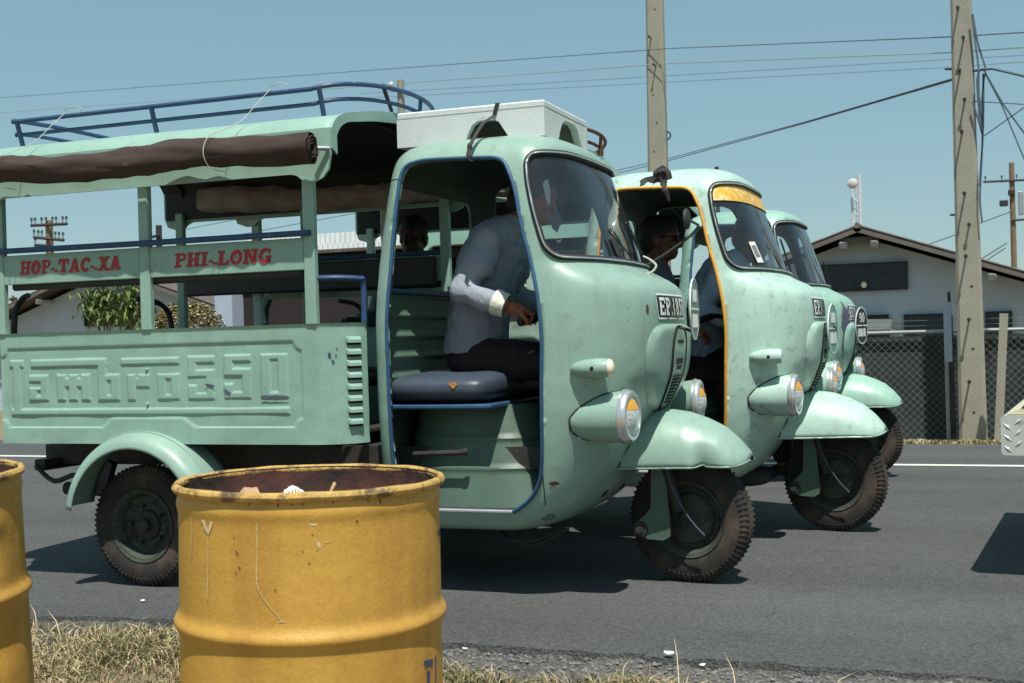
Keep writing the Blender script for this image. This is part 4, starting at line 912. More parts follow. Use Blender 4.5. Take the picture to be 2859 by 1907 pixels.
# ---------------------------------------------------------------- people
def ball(mb,c,r,rot=None,n=14,m=10):
    vs=[]
    for j in range(m+1):
        b=math.pi*(j/m-.5)
        for k in range(n):
            a=2*math.pi*k/n; p=Vector((r[0]*math.cos(b)*math.cos(a),r[1]*math.cos(b)*math.sin(a),r[2]*math.sin(b)))
            if rot: p=rot@p
            vs.append((c[0]+p.x,c[1]+p.y,c[2]+p.z))
    mb.add(vs,[(j*n+k,j*n+(k+1)%n,(j+1)*n+(k+1)%n,(j+1)*n+k) for j in range(m) for k in range(n)])
def limb(mb,pts,rs):
    mb.tube(pts,rs,14)
    for p,r in zip(pts,rs): ball(mb,p,(r,r,r))
def remesh(mb,voxel,smooth=4,wr=0.,ws=14.,seed=0.):
    me=mb.mesh('tmp'); o=bpy.data.objects.new('tmp',me); COL.objects.link(o)
    m=o.modifiers.new('r','REMESH'); m.mode='VOXEL'; m.voxel_size=voxel
    s=o.modifiers.new('s','SMOOTH'); s.iterations=smooth; s.factor=.5
    dg=bpy.context.evaluated_depsgraph_get(); dg.update(); out=bpy.data.meshes.new_from_object(o.evaluated_get(dg))
    bpy.data.objects.remove(o,do_unlink=True); bpy.data.meshes.remove(me)
    if wr:
        nv=len(out.vertices); co=np.empty(nv*3); out.vertices.foreach_get('co',co); no=np.empty(nv*3); out.vertices.foreach_get('normal',no); co=co.reshape(-1,3); no=no.reshape(-1,3)
        for i in range(nv):
            x,y,z=co[i]; w=mnoise.noise(Vector((x*ws+z*6,y*ws,z*ws*.75+x*5+seed))); w=1-abs(w)*2.6; w2=mnoise.noise(Vector((x*5,y*5,z*5+seed)))
            co[i]+=no[i]*(wr*(w*.6)+wr*1.1*w2)
        out.vertices.foreach_set('co',co.ravel())
    finish(out,180); return out
def hand(mb,wrist,grip,bar,s):
    """a hand closed round a grip: palm, four unequal curled fingers, thumb from the side of the palm"""
    f=Vector((1,0,0)); bar=Vector(bar).normalized(); f=(f-bar*f.dot(bar)).normalized(); u=bar.cross(f); u=u if u.z>0 else -u
    g=Vector(grip); w=Vector(wrist); kn=g+u*.036-f*.012
    limb(mb,[w,w.lerp(kn,.5),kn],[.026,.027,.021])
    for k,(o,le,r) in enumerate(((-.033,1.,.0098),(-.011,1.08,.0102),(.011,1.02,.0098),(.031,.86,.0088))):
        ar=[]
        for j in range(7):
            th=R(118-200*le*j/6); ar.append(g+bar*o*s+(f*math.cos(th)+u*math.sin(th))*(.031-.001*j))
        limb(mb,[kn+bar*o*s*.9]+ar,[r*1.15]+[r*(1-.05*j) for j in range(7)])
    t0=w.lerp(kn,.45)-bar*.020*s; limb(mb,[t0,g-bar*.042*s+u*.012-f*.018,g-bar*.040*s-u*.014+f*.004,g-bar*.030*s-u*.026+f*.018],[.0135,.0125,.011,.009])
def head(mb,c,tilt):
    rt=Matrix.Rotation(tilt,3,'Y'); T=lambda x,y,z:tuple(Vector(c)+rt@Vector((x,y,z)))
    ball(mb,T(-.012,0,.025),(.098,.078,.095),rt,20,14); ball(mb,T(.022,0,-.05),(.066,.060,.068),rt,16,12); ball(mb,T(.055,0,-.085),(.03,.034,.022),rt)
    limb(mb,[T(.080,0,.008),T(.100,0,-.030)],[.010,.016]); ball(mb,T(.092,.012,-.034),(.012,.010,.009),rt); ball(mb,T(.092,-.012,-.034),(.012,.010,.009),rt)
    ball(mb,T(.080,0,-.062),(.012,.026,.008),rt); ball(mb,T(.078,0,-.074),(.012,.022,.008),rt); ball(mb,T(.072,0,.030),(.018,.058,.012),rt)
    for s in (-1,1):
        ball(mb,T(-.008,s*.080,-.012),(.022,.010,.034),rt); ball(mb,T(.068,s*.030,.008),(.016,.018,.010),rt); ball(mb,T(.05,s*.046,-.026),(.024,.018,.02),rt)
    return T
def build_person(key,J):
    """J: joints in a seat frame, facing +x. Makes body, shirt, trousers, hair, cuffs meshes once"""
    b=MB(); sp=[Vector(p) for p in J['spine']]; n=len(sp)
    rx=J['rx']; ry=J['ry']
    def torso(mb,k,grow=0.):
        m=22; vs=[]
        pts=spline([(*p,) for p in sp],4); RX=np.interp(np.linspace(0,n-1,len(pts)),range(n),rx); RY=np.interp(np.linspace(0,n-1,len(pts)),range(n),ry)
        for i,p in enumerate(pts):
            a=Vector(pts[max(i-1,0)]); c=Vector(pts[min(i+1,len(pts)-1)]); t=(c-a).normalized(); f=Vector((0,1,0)).cross(t).normalized()
            for q in range(m):
                an=2*math.pi*q/m; o=Vector(p)+f*(RX[i]*k+grow)*math.cos(an)+Vector((0,1,0))*(RY[i]*k+grow)*math.sin(an); vs.append(tuple(o))
        L=len(pts); mb.add(vs,[(i*m+q,i*m+(q+1)%m,(i+1)*m+(q+1)%m,(i+1)*m+q) for i in range(L-1) for q in range(m)]+[tuple(range(m))[::-1],tuple((L-1)*m+q for q in range(m))])
    torso(b,.9); T=head(b,J['head'],J['tilt']); limb(b,[sp[-1],Vector(J['head'])+Vector((-.02,0,-.05))],[.062,.056])
    sh=MB(); torso(sh,1.0,.012); tr=MB(); ball(tr,sp[0]+Vector((.02,0,-.02)),(.15,.185,.105))
    cf=[]; sho=[]
    for s in (-1,1):
        sd=lambda p:Vector((p[0],s*p[1],p[2]))
        S_,E_,W_=sd(J['sh']),sd(J['el']),sd(J['wr']); g=sd(J['grip']); bar=Vector((.45,s*.88,.1)) if J.get('bar') is None else Vector(J['bar'])
        limb(b,[S_,E_,W_],[.048,.038,.027]); hand(b,W_,g,bar,s)
        k=E_.lerp(W_,.80); limb(sh,[S_+Vector((-.01,-s*.03,-.01)),S_.lerp(E_,.5)+Vector((0,0,-.012)),E_+Vector((-.008,0,-.008)),E_.lerp(W_,.45)+Vector((0,0,-.01)),k],[.072,.066,.058,.053,.044])
        limb(sh,[S_,sp[-1]],[.066,.07])
        cf.append(MB().tube([E_.lerp(W_,.70),E_.lerp(W_,.96)],[.056,.050],16,cap=False))
        H_=sp[0]+Vector((.02,s*.09,-.02)); K_=sd(J['kn']); A_=sd(J['an'])
        limb(b,[H_,K_,A_],[.075,.05,.035]); limb(tr,[H_,H_.lerp(K_,.5),K_,K_.lerp(A_,.5),A_+Vector((0,0,.05))],[.098,.088,.068,.062,.058])
        q=MB(); ball(q,A_+Vector((.06,0,-.035)),(.13,.045,.04)); sho.append(q)
    hr=MB(); rt=Matrix.Rotation(J['tilt'],3,'Y'); ball(hr,T(-.022,0,.040),(.101,.085,.090),rt,24,16); ball(hr,T(-.060,0,-.02),(.062,.074,.07),rt)
    for s in (-1,1): ball(hr,T(.0,s*.07,.03),(.035,.016,.04),rt)
    CACHE[key]=dict(body=remesh(b,.0065,3),shirt=remesh(sh,.011,4,.010,13.,hash(key)%7),trousers=remesh(tr,.014,5,.006,11.,3.),hair=remesh(hr,.008,3,.003,60.),cuff=[q.mesh('cuff',60) for q in cf],shoe=[q.mesh('shoe',60) for q in sho],T=T)
def person(key,loc,rz,label,shirt,skin='skin',cuff=None,glasses=False,group=None):
    d=CACHE[key]; o=link('person',d['body'],skin); o.location=loc; o.rotation_euler=(0,0,rz); tag(o,label,'person',group)
    link('shirt',d['shirt'],shirt,o); link('trousers',d['trousers'],'trousers_dark',o); link('hair',d['hair'],'hair_black',o)
    for q in d['shoe']: link('shoe',q,'dark_metal',o)
    if cuff:
        for q in d['cuff']: link('cuff',q,cuff,o)
    if glasses:
        T=d['T']; g=MB()
        for s in (-1,1):
            g.rings([(.027*math.cos(a),.019*math.sin(a)) for a in np.linspace(0,2*math.pi,17)[:-1]],(0,0),lambda u,v:T(.088-.25*abs(u+s*.032)*.4,s*.032+u,.006+v),3); g.tube([T(.078,s*.06,.012),T(-.01,s*.088,.008)],.003,6)
        g.tube([T(.093,-.01,.012),T(.093,.01,.012)],.003,6); g.build('sunglasses','void_black',o,40)
    return o
build_person('lean',dict(spine=[(-.93,0,.965),(-.925,0,1.08),(-.905,0,1.20),(-.86,0,1.33),(-.80,0,1.44),(-.74,0,1.50)],rx=[.125,.115,.115,.12,.11,.07],ry=[.175,.165,.17,.185,.19,.10],
  head=(-.64,0,1.625),tilt=R(18),sh=(-.79,.185,1.44),el=(-.865,.285,1.235),wr=(-.665,.285,1.155),grip=(-.585,.315,1.105),kn=(-.50,.13,.90),an=(-.50,.13,.42)))
build_person('upright',dict(spine=[(-.95,0,.965),(-.96,0,1.08),(-.955,0,1.20),(-.94,0,1.32),(-.925,0,1.42),(-.91,0,1.48)],rx=[.125,.115,.115,.12,.105,.07],ry=[.175,.165,.17,.185,.18,.10],
  head=(-.875,0,1.635),tilt=R(4),sh=(-.925,.19,1.41),el=(-.88,.265,1.17),wr=(-.68,.285,1.125),grip=(-.60,.315,1.10),kn=(-.52,.13,.90),an=(-.50,.13,.42)))
# ---------------------------------------------------------------- the three vehicles
G='mint green three-wheelers lined up on the road'
t1=tag(empty('three_wheeled_truck',(0,0,0)),'nearest mint green three-wheeled passenger truck with blue door trim and red lettering','truck',G)
make_truck(t1,'mint_paint','blue_trim',hero=True,plate='EP.1851',disc='disc_green',bedpaint='mint_bed')
t2=tag(empty('three_wheeled_truck',(.416,1.452,0)),'middle mint green three-wheeled truck with yellow door trim and yellow windshield strip','truck',G)
make_truck(t2,'mint_paint_pale','yellow_trim',plate='EP.1',disc='disc_teal',rails=False,steer=R(-10))
t3=tag(empty('three_wheeled_truck',(.335,3.86,0)),'farthest mint green three-wheeled truck with purple primer patch and black 90 sign','truck',G)
make_truck(t3,'mint_paint_green','blue_trim',plate='EE.00',disc='disc_black',steer=R(-6))
# particular marks of each vehicle
def decal(root,pts,off,m,name,cx=None):
    n=len(pts); cz=(sum(p[0] for p in pts)/n,sum(p[1] for p in pts)/n)
    return MB().rings(pts,cz,lambda y,z:wrap(y,z,off),4).build(name,m,root,60)
def gdecal(root,pts,off,m,name):
    n=len(pts); c=(sum(p[0] for p in pts)/n,sum(p[1] for p in pts)/n); return MB().rings(pts,c,glass_fn(off),4).build(name,m,root,60)
gdecal(t1,[(.74,1.625),(.70,1.64),(.66,1.645),(.665,1.60),(.70,1.55),(.735,1.535),(.74,1.57)],-.012,'paper_white','paper_scrap')
gdecal(t1,[(.78,1.50),(.74,1.515),(.70,1.50),(.64,1.54),(.62,1.50),(.60,1.475),(.66,1.455),(.70,1.43),(.745,1.445),(.75,1.475)],-.012,'paper_print','paper_scrap')
gdecal(t1,[(.735,1.405),(.70,1.40),(.665,1.41),(.68,1.395),(.71,1.388)],-.012,'paper_white','paper_scrap')
gdecal(t1,[(.10,1.42),(.06,1.43),(.03,1.39),(.05,1.35),(.09,1.36)],.004,'dark_metal','grime_patch')
top=[(p,1.752) for p in np.linspace(.78,-.78,24)]; low=[(p,1.688) for p in np.linspace(-.89,.89,26)]
MB().grid(lambda u,v:glass_fn(.0015)((.89-.06*v*v)*(1-2*u),1.668+.084*v),50,5).build('sun_strip','sunstrip_yellow',t2,60)
p=gdecal(t2,[(.51,1.462),(.40,1.466),(.34,1.364),(.45,1.360)],.002,'paper_white','notice'); gdecal(p,[(.485,1.445),(.415,1.448),(.375,1.39),(.445,1.387)],.0035,'paper_print','picture')
r_=random.Random(5)
decal(t1,[(-.335+.008*math.cos(a)*(1+.4*r_.random()),1.125+.017*math.sin(a)*(1+.3*r_.random())) for a in np.linspace(0,6.1,12)],.002,'rust_brown','paint_chip')
pts=[]; 
for k,a in enumerate(np.linspace(0,6.28,40)[:-1]): rr=1+.16*math.sin(3*a+1)+.12*math.sin(7*a)+.06*math.sin(13*a); pts.append((-.30+.085*math.cos(a)*rr,1.02+.17*math.sin(a)*rr*(1.0 if math.sin(a)>0 else .95)))
decal(t3,pts,.0025,'primer_purple','primer_patch')
def sidechip(root,x0,z0,sx,sz,m,seed):
    r=random.Random(seed); pts=[(x0+sx*math.cos(a)*(.6+.6*r.random()),z0+sz*math.sin(a)*(.6+.6*r.random())) for a in np.linspace(0,6.2,14)]
    return MB().rings(pts,(x0,z0),lambda x,z:(x,-cab_side_y(x,z)-.002,z),3).build('rust_spot',m,root,60)
sidechip(t1,-.405,.462,.020,.010,'rust_brown',3)
r=random.Random(8)
def bedmark(pts_px,m,name):
    q=[onY(a,b,BY) for a,b in pts_px]; c=(sum(v[0] for v in q)/len(q),sum(v[2] for v in q)/len(q))
    return MB().rings([(v[0],v[2]) for v in q],c,lambda x,z:(x,BY-.0035,z),2).build(name,m,t1,30)
bedmark([ZB(480,670),ZB(530,672),ZB(588,690),ZB(588,712),ZB(540,705),ZB(490,690)],'primer_purple','scrape'); bedmark([ZB(682,728),ZB(715,738),ZB(765,770),ZB(755,792),ZB(710,768),ZB(684,745)],'primer_purple','scrape')
bedmark([ZB(1090,812),ZB(1140,795),ZB(1200,805),ZB(1260,795),ZB(1330,800),ZB(1400,808),ZB(1395,820),ZB(1300,822),ZB(1200,828),ZB(1095,830)],'primer_purple','scrape')
for cx,cz,sx,sz in ((1845,360,22,45),(1875,430,16,24),(1900,365,12,14),(1905,292,10,18)):
    o=onY(*ZB(cx,cz),-.66); th=(o[0]-BX1)/.2; s0=BX1-BX0+.2*math.asin(min(.99,max(-.99,th)))
    pts=[(s0+sx/2700*math.cos(a)*r.uniform(.5,1.3),o[2]+sz/2700*math.sin(a)*r.uniform(.5,1.3)) for a in np.linspace(0,6.2,11)]
    MB().rings(pts,(s0,o[2]),lambda s,z:(lambda q:(q[0]+q[2]*.002,q[1]+q[3]*.002,z))(bed_path(s)),2).build('paint_smear','stencil_blue',t1,30)
MB().prism([(-.80,1.80),(-.63,1.842),(-.80,1.875)],-.22,.22,'xz').build('roof_visor','mint_paint_green',t3,20)
# far-side mirror on the nearest truck and its tied wire
mr_=MB().tube(spline([(-.235,.30,1.335),(-.15,.32,1.385),(-.05,.34,1.455),(-.01,.345,1.50)],5),.006,8).build('mirror_arm','dark_metal',t1,40)
MB().lathe([(0,.012),(.03,.010),(.045,.004),(.047,-.006),(.043,-.010),(0,-.010)],24,'x',c=(-.06,.335,1.53),rot=Matrix.Scale(1.,3)).build('mirror','dark_metal',mr_,40)
MB().tube([(-.06,.335,1.53),(-.01,.345,1.50)],.006,6).build('mirror_bracket','dark_metal',mr_,40)
MB().tube(spline([(-.26,.06,1.335),(-.22,.07,1.30),(-.17,.07,1.285),(-.14,.08,1.315),(-.17,.09,1.345),(-.20,.10,1.36)],5),.005,6).build('tied_wire','cord_pale',t1,40)
for tt,yy in ((t1,-.02),(t2,-.02),(t3,-.02)): MB().tube([(-.23,yy+.27,1.335),(-.245,yy+.02,1.50)],.005,6).build('wiper','dark_metal',tt,40)
# ---------------------------------------------------------------- people
person('lean',(.0,-.02,0),0,'driver in blue grey shirt leaning over the handlebar of the nearest truck','shirt_blue_grey',cuff='cuff_sunlit')
H2=onY(1848,668,1.40); person('upright',(float(H2[0])+.875,1.40,float(H2[2])-1.635),0,'driver in dark sunglasses sitting upright in the middle truck','shirt_grey','skin_dark',glasses=True)
person('lean',(.434+.20,1.452+.26,-.09),0,'person in light blue shirt leaning forward beside the driver in sunglasses','shirt_blue')
HP=onY(1152,660,1.78); person('upright',(float(HP[0]),1.78+.875*-1.0,float(HP[2])-1.635),R(-90),'passenger sitting in the dark bed of the middle truck seen through the nearest cab','shirt_grey','skin_shaded')
# ---------------------------------------------------------------- white foam tray tied on the nearest cab
ft=empty('foam_tray',(-.838,.03,1.851),(0,0,R(0.5))); tag(ft,'white foam tray with arched cutouts tied upside down on the nearest cab roof','tray')
FL,FW,FH,FT_=.665,.60,.148,.035
def foam_wall(L,H,cuts):
    """outline with arches along the lower edge, from left to right"""
    P=[(-L/2,H),(-L/2,0)]
    for c,w,h in cuts: P+=[(c-w/2,0),(c-w*.42,h*.45),(c-w*.33,h*.82),(c-w*.20,h),(c+w*.15,h),(c+w*.27,h*.85),(c+w*.38,h*.45),(c+w/2,0)]
    return P+[(L/2,0),(L/2,H)]
fm=bpy.data.meshes.new('x'); bpy.data.meshes.remove(fm)
for nm,P,a,b,pl in (('long_side',foam_wall(FL,FH-.03,[(.08,.20,.085)]),-FW/2,-FW/2+FT_,'xz'),('long_side',foam_wall(FL,FH-.03,[(.08,.20,.085)]),FW/2-FT_,FW/2,'xz'),
        ('short_side',foam_wall(FW-2*FT_-.002,FH-.03,[(.06,.36,.105)]),FL/2-FT_,FL/2-.0015,'yz'),('short_side',foam_wall(FW-2*FT_-.002,FH-.03,[(.06,.36,.105)]),-FL/2+.0015,-FL/2+FT_,'yz')):
    MB().prism(P,a,b,pl).build(nm,'foam_white',ft,20)
MB().bev((0,0,FH-.015),(FL,FW,.030),.006).build('tray_top','foam_white',ft,20)
# strap
def on_tray(x,y,z): v=rotz(R(.5))@Vector((x,y,z)); return (v.x-.838,v.y+.03,v.z+1.851)
sp=[(-.735,-.53,1.752),(-.733,-.515,1.79),(-.725,-.47,1.845),(-.72,-.40,1.90),on_tray(.115,-FW/2-.004,.10),on_tray(.13,-FW/2-.004,FH),on_tray(.13,-FW/2+.01,FH+.003),on_tray(.13,0,FH+.003),on_tray(.13,FW/2-.01,FH+.003),on_tray(.13,FW/2+.004,FH-.01),(-.735,.50,1.80),(-.74,.535,1.75)]
tag(MB().tube(sp,.009,8,sx=.35,up=(1,0,0)).build('strap','strap_dark',None,40),'dark rubber strap holding the white foam tray on the cab roof','strap')
for o in [bpy.data.objects['strap']]:
    k=MB(); ball(k,(-.733,-.513,1.79),(.011,.010,.018)); k.tube([(-.735,-.53,1.752),(-.728,-.53,1.735),(-.72,-.525,1.73)],.004,6); k.build('knot','strap_dark',o,40)
# ---------------------------------------------------------------- rolled tarpaulins and their cords
def tarp_roll(path,rad,seed,root_name,m):
    pts=spline(path,8); n=len(pts); nu=26
    def fn(u,v):
        i=min(n-1,int(round(v*(n-1)))); p=pts[i]; a=2*math.pi*u; x=p[0]
        rr=rad*(1+.30*mnoise.noise(Vector((x*2.2,math.cos(a)*.8,math.sin(a)*.8+seed)))+.10*mnoise.noise(Vector((x*6.,math.cos(a)*1.6,math.sin(a)*1.6+seed))))
        f=abs(mnoise.noise(Vector((x*3.4+math.sin(a)*1.6,math.cos(a)*2.2,seed*2)))); rr*=1+.18*(1-min(1,f*4))
        return (x,p[1]+rr*.80*math.cos(a),p[2]+rr*1.0*math.sin(a))
    mb=MB().grid(fn,nu,n-1); return mb
P1=[(-3.25,-.80,1.838),(-2.87,-.80,1.825),(-2.55,-.80,1.800),(-2.32,-.80,1.798),(-2.10,-.80,1.797),(-1.93,-.80,1.812),(-1.756,-.80,1.815),(-1.5,-.80,1.800),(-1.282,-.80,1.795)]
tp=tag(tarp_roll(P1,.056,1.3,'','').build('rolled_tarpaulin','tarp_brown',None,60),'brown tarpaulin rolled up along the near canopy edge of the nearest truck','tarpaulin')
mb=MB(); mb.tube([(-1.2815,-.80+.038*math.cos(a)*(1-a/22),1.795+.048*math.sin(a)*(1-a/22)) for a in np.linspace(0,15,60)],.0035,5); mb.build('roll_end','tarp_brown',tp,40)
mb=MB(); mb.rings([(.040*math.cos(a),.050*math.sin(a)) for a in np.linspace(0,2*math.pi,25)[:-1]],(0,0),lambda u,v:(-1.290,-.80+u,1.795+v),3); mb.build('roll_core','void_black',tp,30)
MB().tube([(-1.30,-.75,1.80),(-1.255,-.71,1.80)],.010,8).build('hook','galvanised',tp,40)
for k,(x,lab) in enumerate(((-1.73,'thin pale cord tying the brown tarpaulin near its middle'),(-2.80,'thin pale cord tying the brown tarpaulin near the rear of the bed'))):
    c=[(x+.10,-.53,2.10),(x+.075,-.60,2.03),(x+.05,-.68,1.95),(x+.02,-.78,1.90),(x,-.845,1.865),(x-.005,-.872,1.80),(x+.005,-.845,1.745),(x+.02,-.76,1.735)]
    tag(MB().tube(spline(c,6),.0018,6).tube(spline([(x+.10,-.52,2.10),(x+.16,-.525,2.08),(x+.19,-.53,2.11),(x+.14,-.53,2.125),(x+.09,-.525,2.11)],5),.0018,6).build('cord','cord_pale',None,40),lab,'cord','cords on the near canopy')
P2=[(a+.434,-.785+1.452,b) for a,_,b in P1]
tag(tarp_roll([(x,y,z-.02) for x,y,z in P2],.062,4.1,'','').build('rolled_tarpaulin','tarp_grey',None,60),'pale crumpled tarpaulin rolled on the middle truck seen through the nearest cab','tarpaulin')
# rag bundle on the middle cab roof
rb=MB(); rr=random.Random(4); c0=onY(1850,505,1.0)
rb.rings([(.045*math.cos(a)*(1+.3*rr.random()),.05*math.sin(a)*(1+.3*rr.random())) for a in np.linspace(0,6.1,13)],(0,0),lambda u,v:(c0[0]+u,c0[1]-.03*math.exp(-(u*u+v*v)*500)+.01*rr.random(),c0[2]+.015+v),4)
for k in range(9):
    a=rr.uniform(0,6.28); L=rr.uniform(.03,.075); d=Vector((math.cos(a),rr.uniform(-.5,.3),math.sin(a)*.6)); s_=Vector((-math.sin(a),0,math.cos(a)))*rr.uniform(.010,.022); c=Vector(c0)+Vector((0,-.02,.015))
    p1,p2=c+s_*.6,c-s_*.6; q1,q2=c+d*L*.6+s_+Vector((0,0,.012)),c+d*L*.6-s_; e1,e2=c+d*L+s_*.8-Vector((0,0,.012)),c+d*L-s_*.7
    rb.add([p1,p2,q2,q1,e2,e1],[(0,1,2,3),(3,2,4,5)])
e0=onY(1810,507,1.0); e1=onY(1752,545,.98); e2=onY(1790,520,.97)
rb.add([tuple(c0+np.array((0,-.02,.03))),tuple(onY(1800,497,1.0)),tuple(onY(1765,520,.99)),tuple(e1),tuple(onY(1764,550,.98)),tuple(e2),tuple(onY(1815,515,.98)),tuple(c0+np.array((0,-.02,-.005)))],[(0,1,6,7),(1,2,5,6),(2,3,4,5)])
t_=onY(1862,545,.93); rb.tube([tuple(c0),tuple(onY(1858,535,.94)),tuple(onY(1868,562,.95))],[.02,.016,.008],8)
rbo=rb.build('rag_bundle','strap_dark',None,0); tag(rbo,'black knotted rag bundle on the roof of the middle truck','rag'); md=rbo.modifiers.new('s','SOLIDIFY'); md.thickness=.004
# ---------------------------------------------------------------- oil drums
def drum(loc,rot,label,seed,dent=None):
    root=empty('oil_drum',loc,rot); tag(root,label,'drum','yellow oil drums used as litter bins')
    Rd,Hd=.2865,.88; pr=[]
    def prof(z):
        r=Rd
        for zc in (.585,.295): r+=.0125*math.exp(-((z-zc)/.017)**2)
        r+=.004*math.exp(-((z-.84)/.015)**2); return r
    nzr,na=150,128
    def fn(u,v):
        z=Hd*v*.985; a=2*math.pi*u; r=prof(z); r+=.0022*mnoise.noise(Vector((math.cos(a)*2,math.sin(a)*2,z*4+seed)))
        if dent:
            for da,dz,sa,sz,amp in dent: r-=amp*math.exp(-((a-da)/sa)**2-((z-dz)/sz)**2)
        return (r*math.cos(a),r*math.sin(a),z)
    MB().grid(fn,na,nzr).build('drum_wall','drum_yellow',root,60)
    MB().grid(lambda u,v:((lambda r:(r*math.cos(-2*math.pi*u),r*math.sin(-2*math.pi*u),.05+.83*v))(.255+.027*smoothstep(.86,.98,v))),64,40).build('drum_lining','drum_inside',root,60,fix=False)
    def rimf(u,v):
        a=2*math.pi*u; b=2*math.pi*v; rr=.0088*(1+.15*mnoise.noise(Vector((a*3,b,seed)))); w=.0016*mnoise.noise(Vector((math.cos(a)*4,math.sin(a)*4,seed)))
        return ((.290+w+rr*math.cos(b))*math.cos(a),(.290+w+rr*math.cos(b))*math.sin(a),.874+w+rr*1.2*math.sin(b))
    MB().grid(rimf,128,10).build('rolled_rim','drum_rim',root,60)
    MB().lathe([(0,.05),(.281,.05)],40).build('drum_bottom','drum_inside',root,0)
    MB().grid(lambda u,v:(.28*u*math.cos(6.2832*v),.28*u*math.sin(6.2832*v),.60+.05*fbm(u*3*math.cos(6.2832*v),u*3*math.sin(6.2832*v),seed)),16,48).build('rubbish_heap','drum_inside',root,30)
    return root
D1=(-.250,-2.670); gz=.726-.878
d1=drum((D1[0],D1[1],gz),(R(-.3),R(.6),R(0)),'yellow oil drum with paint drips and litter in front of the truck bed',1.)
d2=drum((-1.302,-2.774,gz+.005),(R(1.5),R(-2.),R(40)),'dented yellow oil drum cut off by the left edge of the photo',2.,dent=[(R(305),.70,.28,.055,.022),(R(318),.76,.16,.03,-.010),(R(320),.48,.3,.06,.014)])
# drips and stencil on the near drum (angles measured from +x; the camera looks along +y)
def drum_pt(a,z,off=.0015):
    r=.2865+off
    for zc in (.585,.295): r+=.0125*math.exp(-((z-zc)/.017)**2)
    return (r*math.cos(a),r*math.sin(a),z)
view=math.atan2(CAM[1]-D1[1],CAM[0]-D1[0])
def dpx(x,y):   # drum angle and height for a point seen at x,y of the photograph
    best=None; d=pray(x,y); o=CAM-np.array((D1[0],D1[1],gz)); A_=d[0]**2+d[1]**2; B_=o[0]*d[0]+o[1]*d[1]; C_=o[0]**2+o[1]**2-.2865**2
    t=(-B_-math.sqrt(max(0,B_*B_-A_*C_)))/A_; p=o+d*t; return math.atan2(p[1],p[0]),p[2]
def drip(pts,w,m='paint_drip',name='paint_drip'):
    q=[dpx(*p) for p in pts]; mb=MB(); V=[]
    for i,(a,z) in enumerate(q):
        ww=w*(.6+.8*rng.random())/.2865; V+=[drum_pt(a-ww,z),drum_pt(a+ww,z)]
    mb.add(V,[(2*i,2*i+1,2*i+3,2*i+2) for i in range(len(q)-1)]); return mb.build(name,m,d1,0)
zc=lambda x,y:(450+x/2.387,1250+y/2.387)
drip([zc(286,560+20*k) for k in range(24)],.0012); drip([zc(611-3*(k%2),480+22*k) for k in range(20)]+[zc(625,960),zc(680,1040),zc(740,1110),zc(780,1160)],.0010)
drip([zc(252,490),zc(262,520),zc(275,550),zc(288,580)],.006); drip([zc(308,500),zc(300,530),zc(290,570)],.004); drip([zc(180,330),zc(176,460),zc(178,600),zc(172,750)],.0012)
drip([zc(925,425),zc(918,450),zc(922,472)],.004); drip([zc(955,500),zc(985,520),zc(1000,490)],.004); drip([zc(1065,632),zc(1082,625),zc(1100,622)],.004); drip([zc(1015,625),zc(1022,650),zc(1028,668)],.003); drip([zc(770,1160),zc(782,1165),zc(795,1158)],.005)
r8=random.Random(9)
for k in range(16):
    x=r8.uniform(140,1800); y0=330+.00007*(x-960)**2*-1.+20; L=r8.uniform(14,70); drip([zc(x+r8.uniform(-3,3),y0+L*t) for t in (0,.3,.6,1.)],r8.uniform(.0006,.0018),'rust_brown','rust_run')
for x,y in ((455,600),(470,690),(480,705),(492,798),(445,845),(470,830),(910,690),(975,578),(1005,680),(955,765),(730,945),(1270,480)):
    drip([zc(x,y),zc(x+r8.uniform(2,7),y+r8.uniform(6,16))],r8.uniform(.001,.0024),'rust_brown','rust_speck')
def stencil(x0,y0,x1,y1):
    A_=[dpx(*zc(x0,y0)),dpx(*zc(x1,y0-.12*(x1-x0)*1.4)),dpx(*zc(x1,y1-.12*(x1-x0)*1.4)),dpx(*zc(x0,y1))]
    MB().add([drum_pt(a,z,.002) for a,z in A_],[(0,1,2,3)]).build('stencil_mark','stencil_blue',d1,0)
stencil(1730,1410,1788,1455); stencil(1750,1478,1770,1580); stencil(1805,1385,1812,1590); stencil(1813,530,1824,585)
# litter in the near drum
def top_pt(x,y,Y): return onY(x,y,Y)
q=onY(1300/2.387,1,0)
b0=onY(450+480/2.387,1250+285/2.387,D1[1]+.16); 
pb=MB(); P=[onY(*zc(a,b),D1[1]+dy) for a,b,dy in ((475,290,.14),(540,205,.18),(600,232,.20),(640,265,.15),(662,310,.12),(560,310,.08),(500,310,.10))]
lo=[p-np.array((0,-.02,.12)) for p in P]; n=len(P); pb.add([tuple(p) for p in P]+[tuple(p) for p in lo],[(0,1,5,6),(1,2,3),(1,3,4,5)]+[(i,(i+1)%n,n+(i+1)%n,n+i) for i in range(n)])
tag(pb.build('paper_bag','paper_bag',None,0),'crumpled brown paper bag sticking up inside the near yellow drum','bag')
cp=MB(); c_=onY(*zc(880,300),D1[1]+.10); cp.grid(lambda u,v:(lambda a,r,h:(c_[0]+r*math.cos(a)*1.35,c_[1]+r*math.sin(a),c_[2]-.03+h))(6.2832*u,.035*(1-v)**.6*(1+.2*fbm(math.cos(6.28*u)*2,math.sin(6.28*u)*2,v)),.045*v+.006*fbm(u*9,v*5)),40,12)
np_=tag(cp.build('crumpled_newspaper','paper_white',None,20),'crumpled printed paper lying in the near yellow drum','paper')
for k in range(4): MB().tube([tuple(onY(*zc(855+k*18,275+abs(k-1.5)*6),D1[1]+.062)),tuple(onY(*zc(850+k*24,298),D1[1]+.056))],.0012,5).build('printed_line','dark_metal',np_,0)
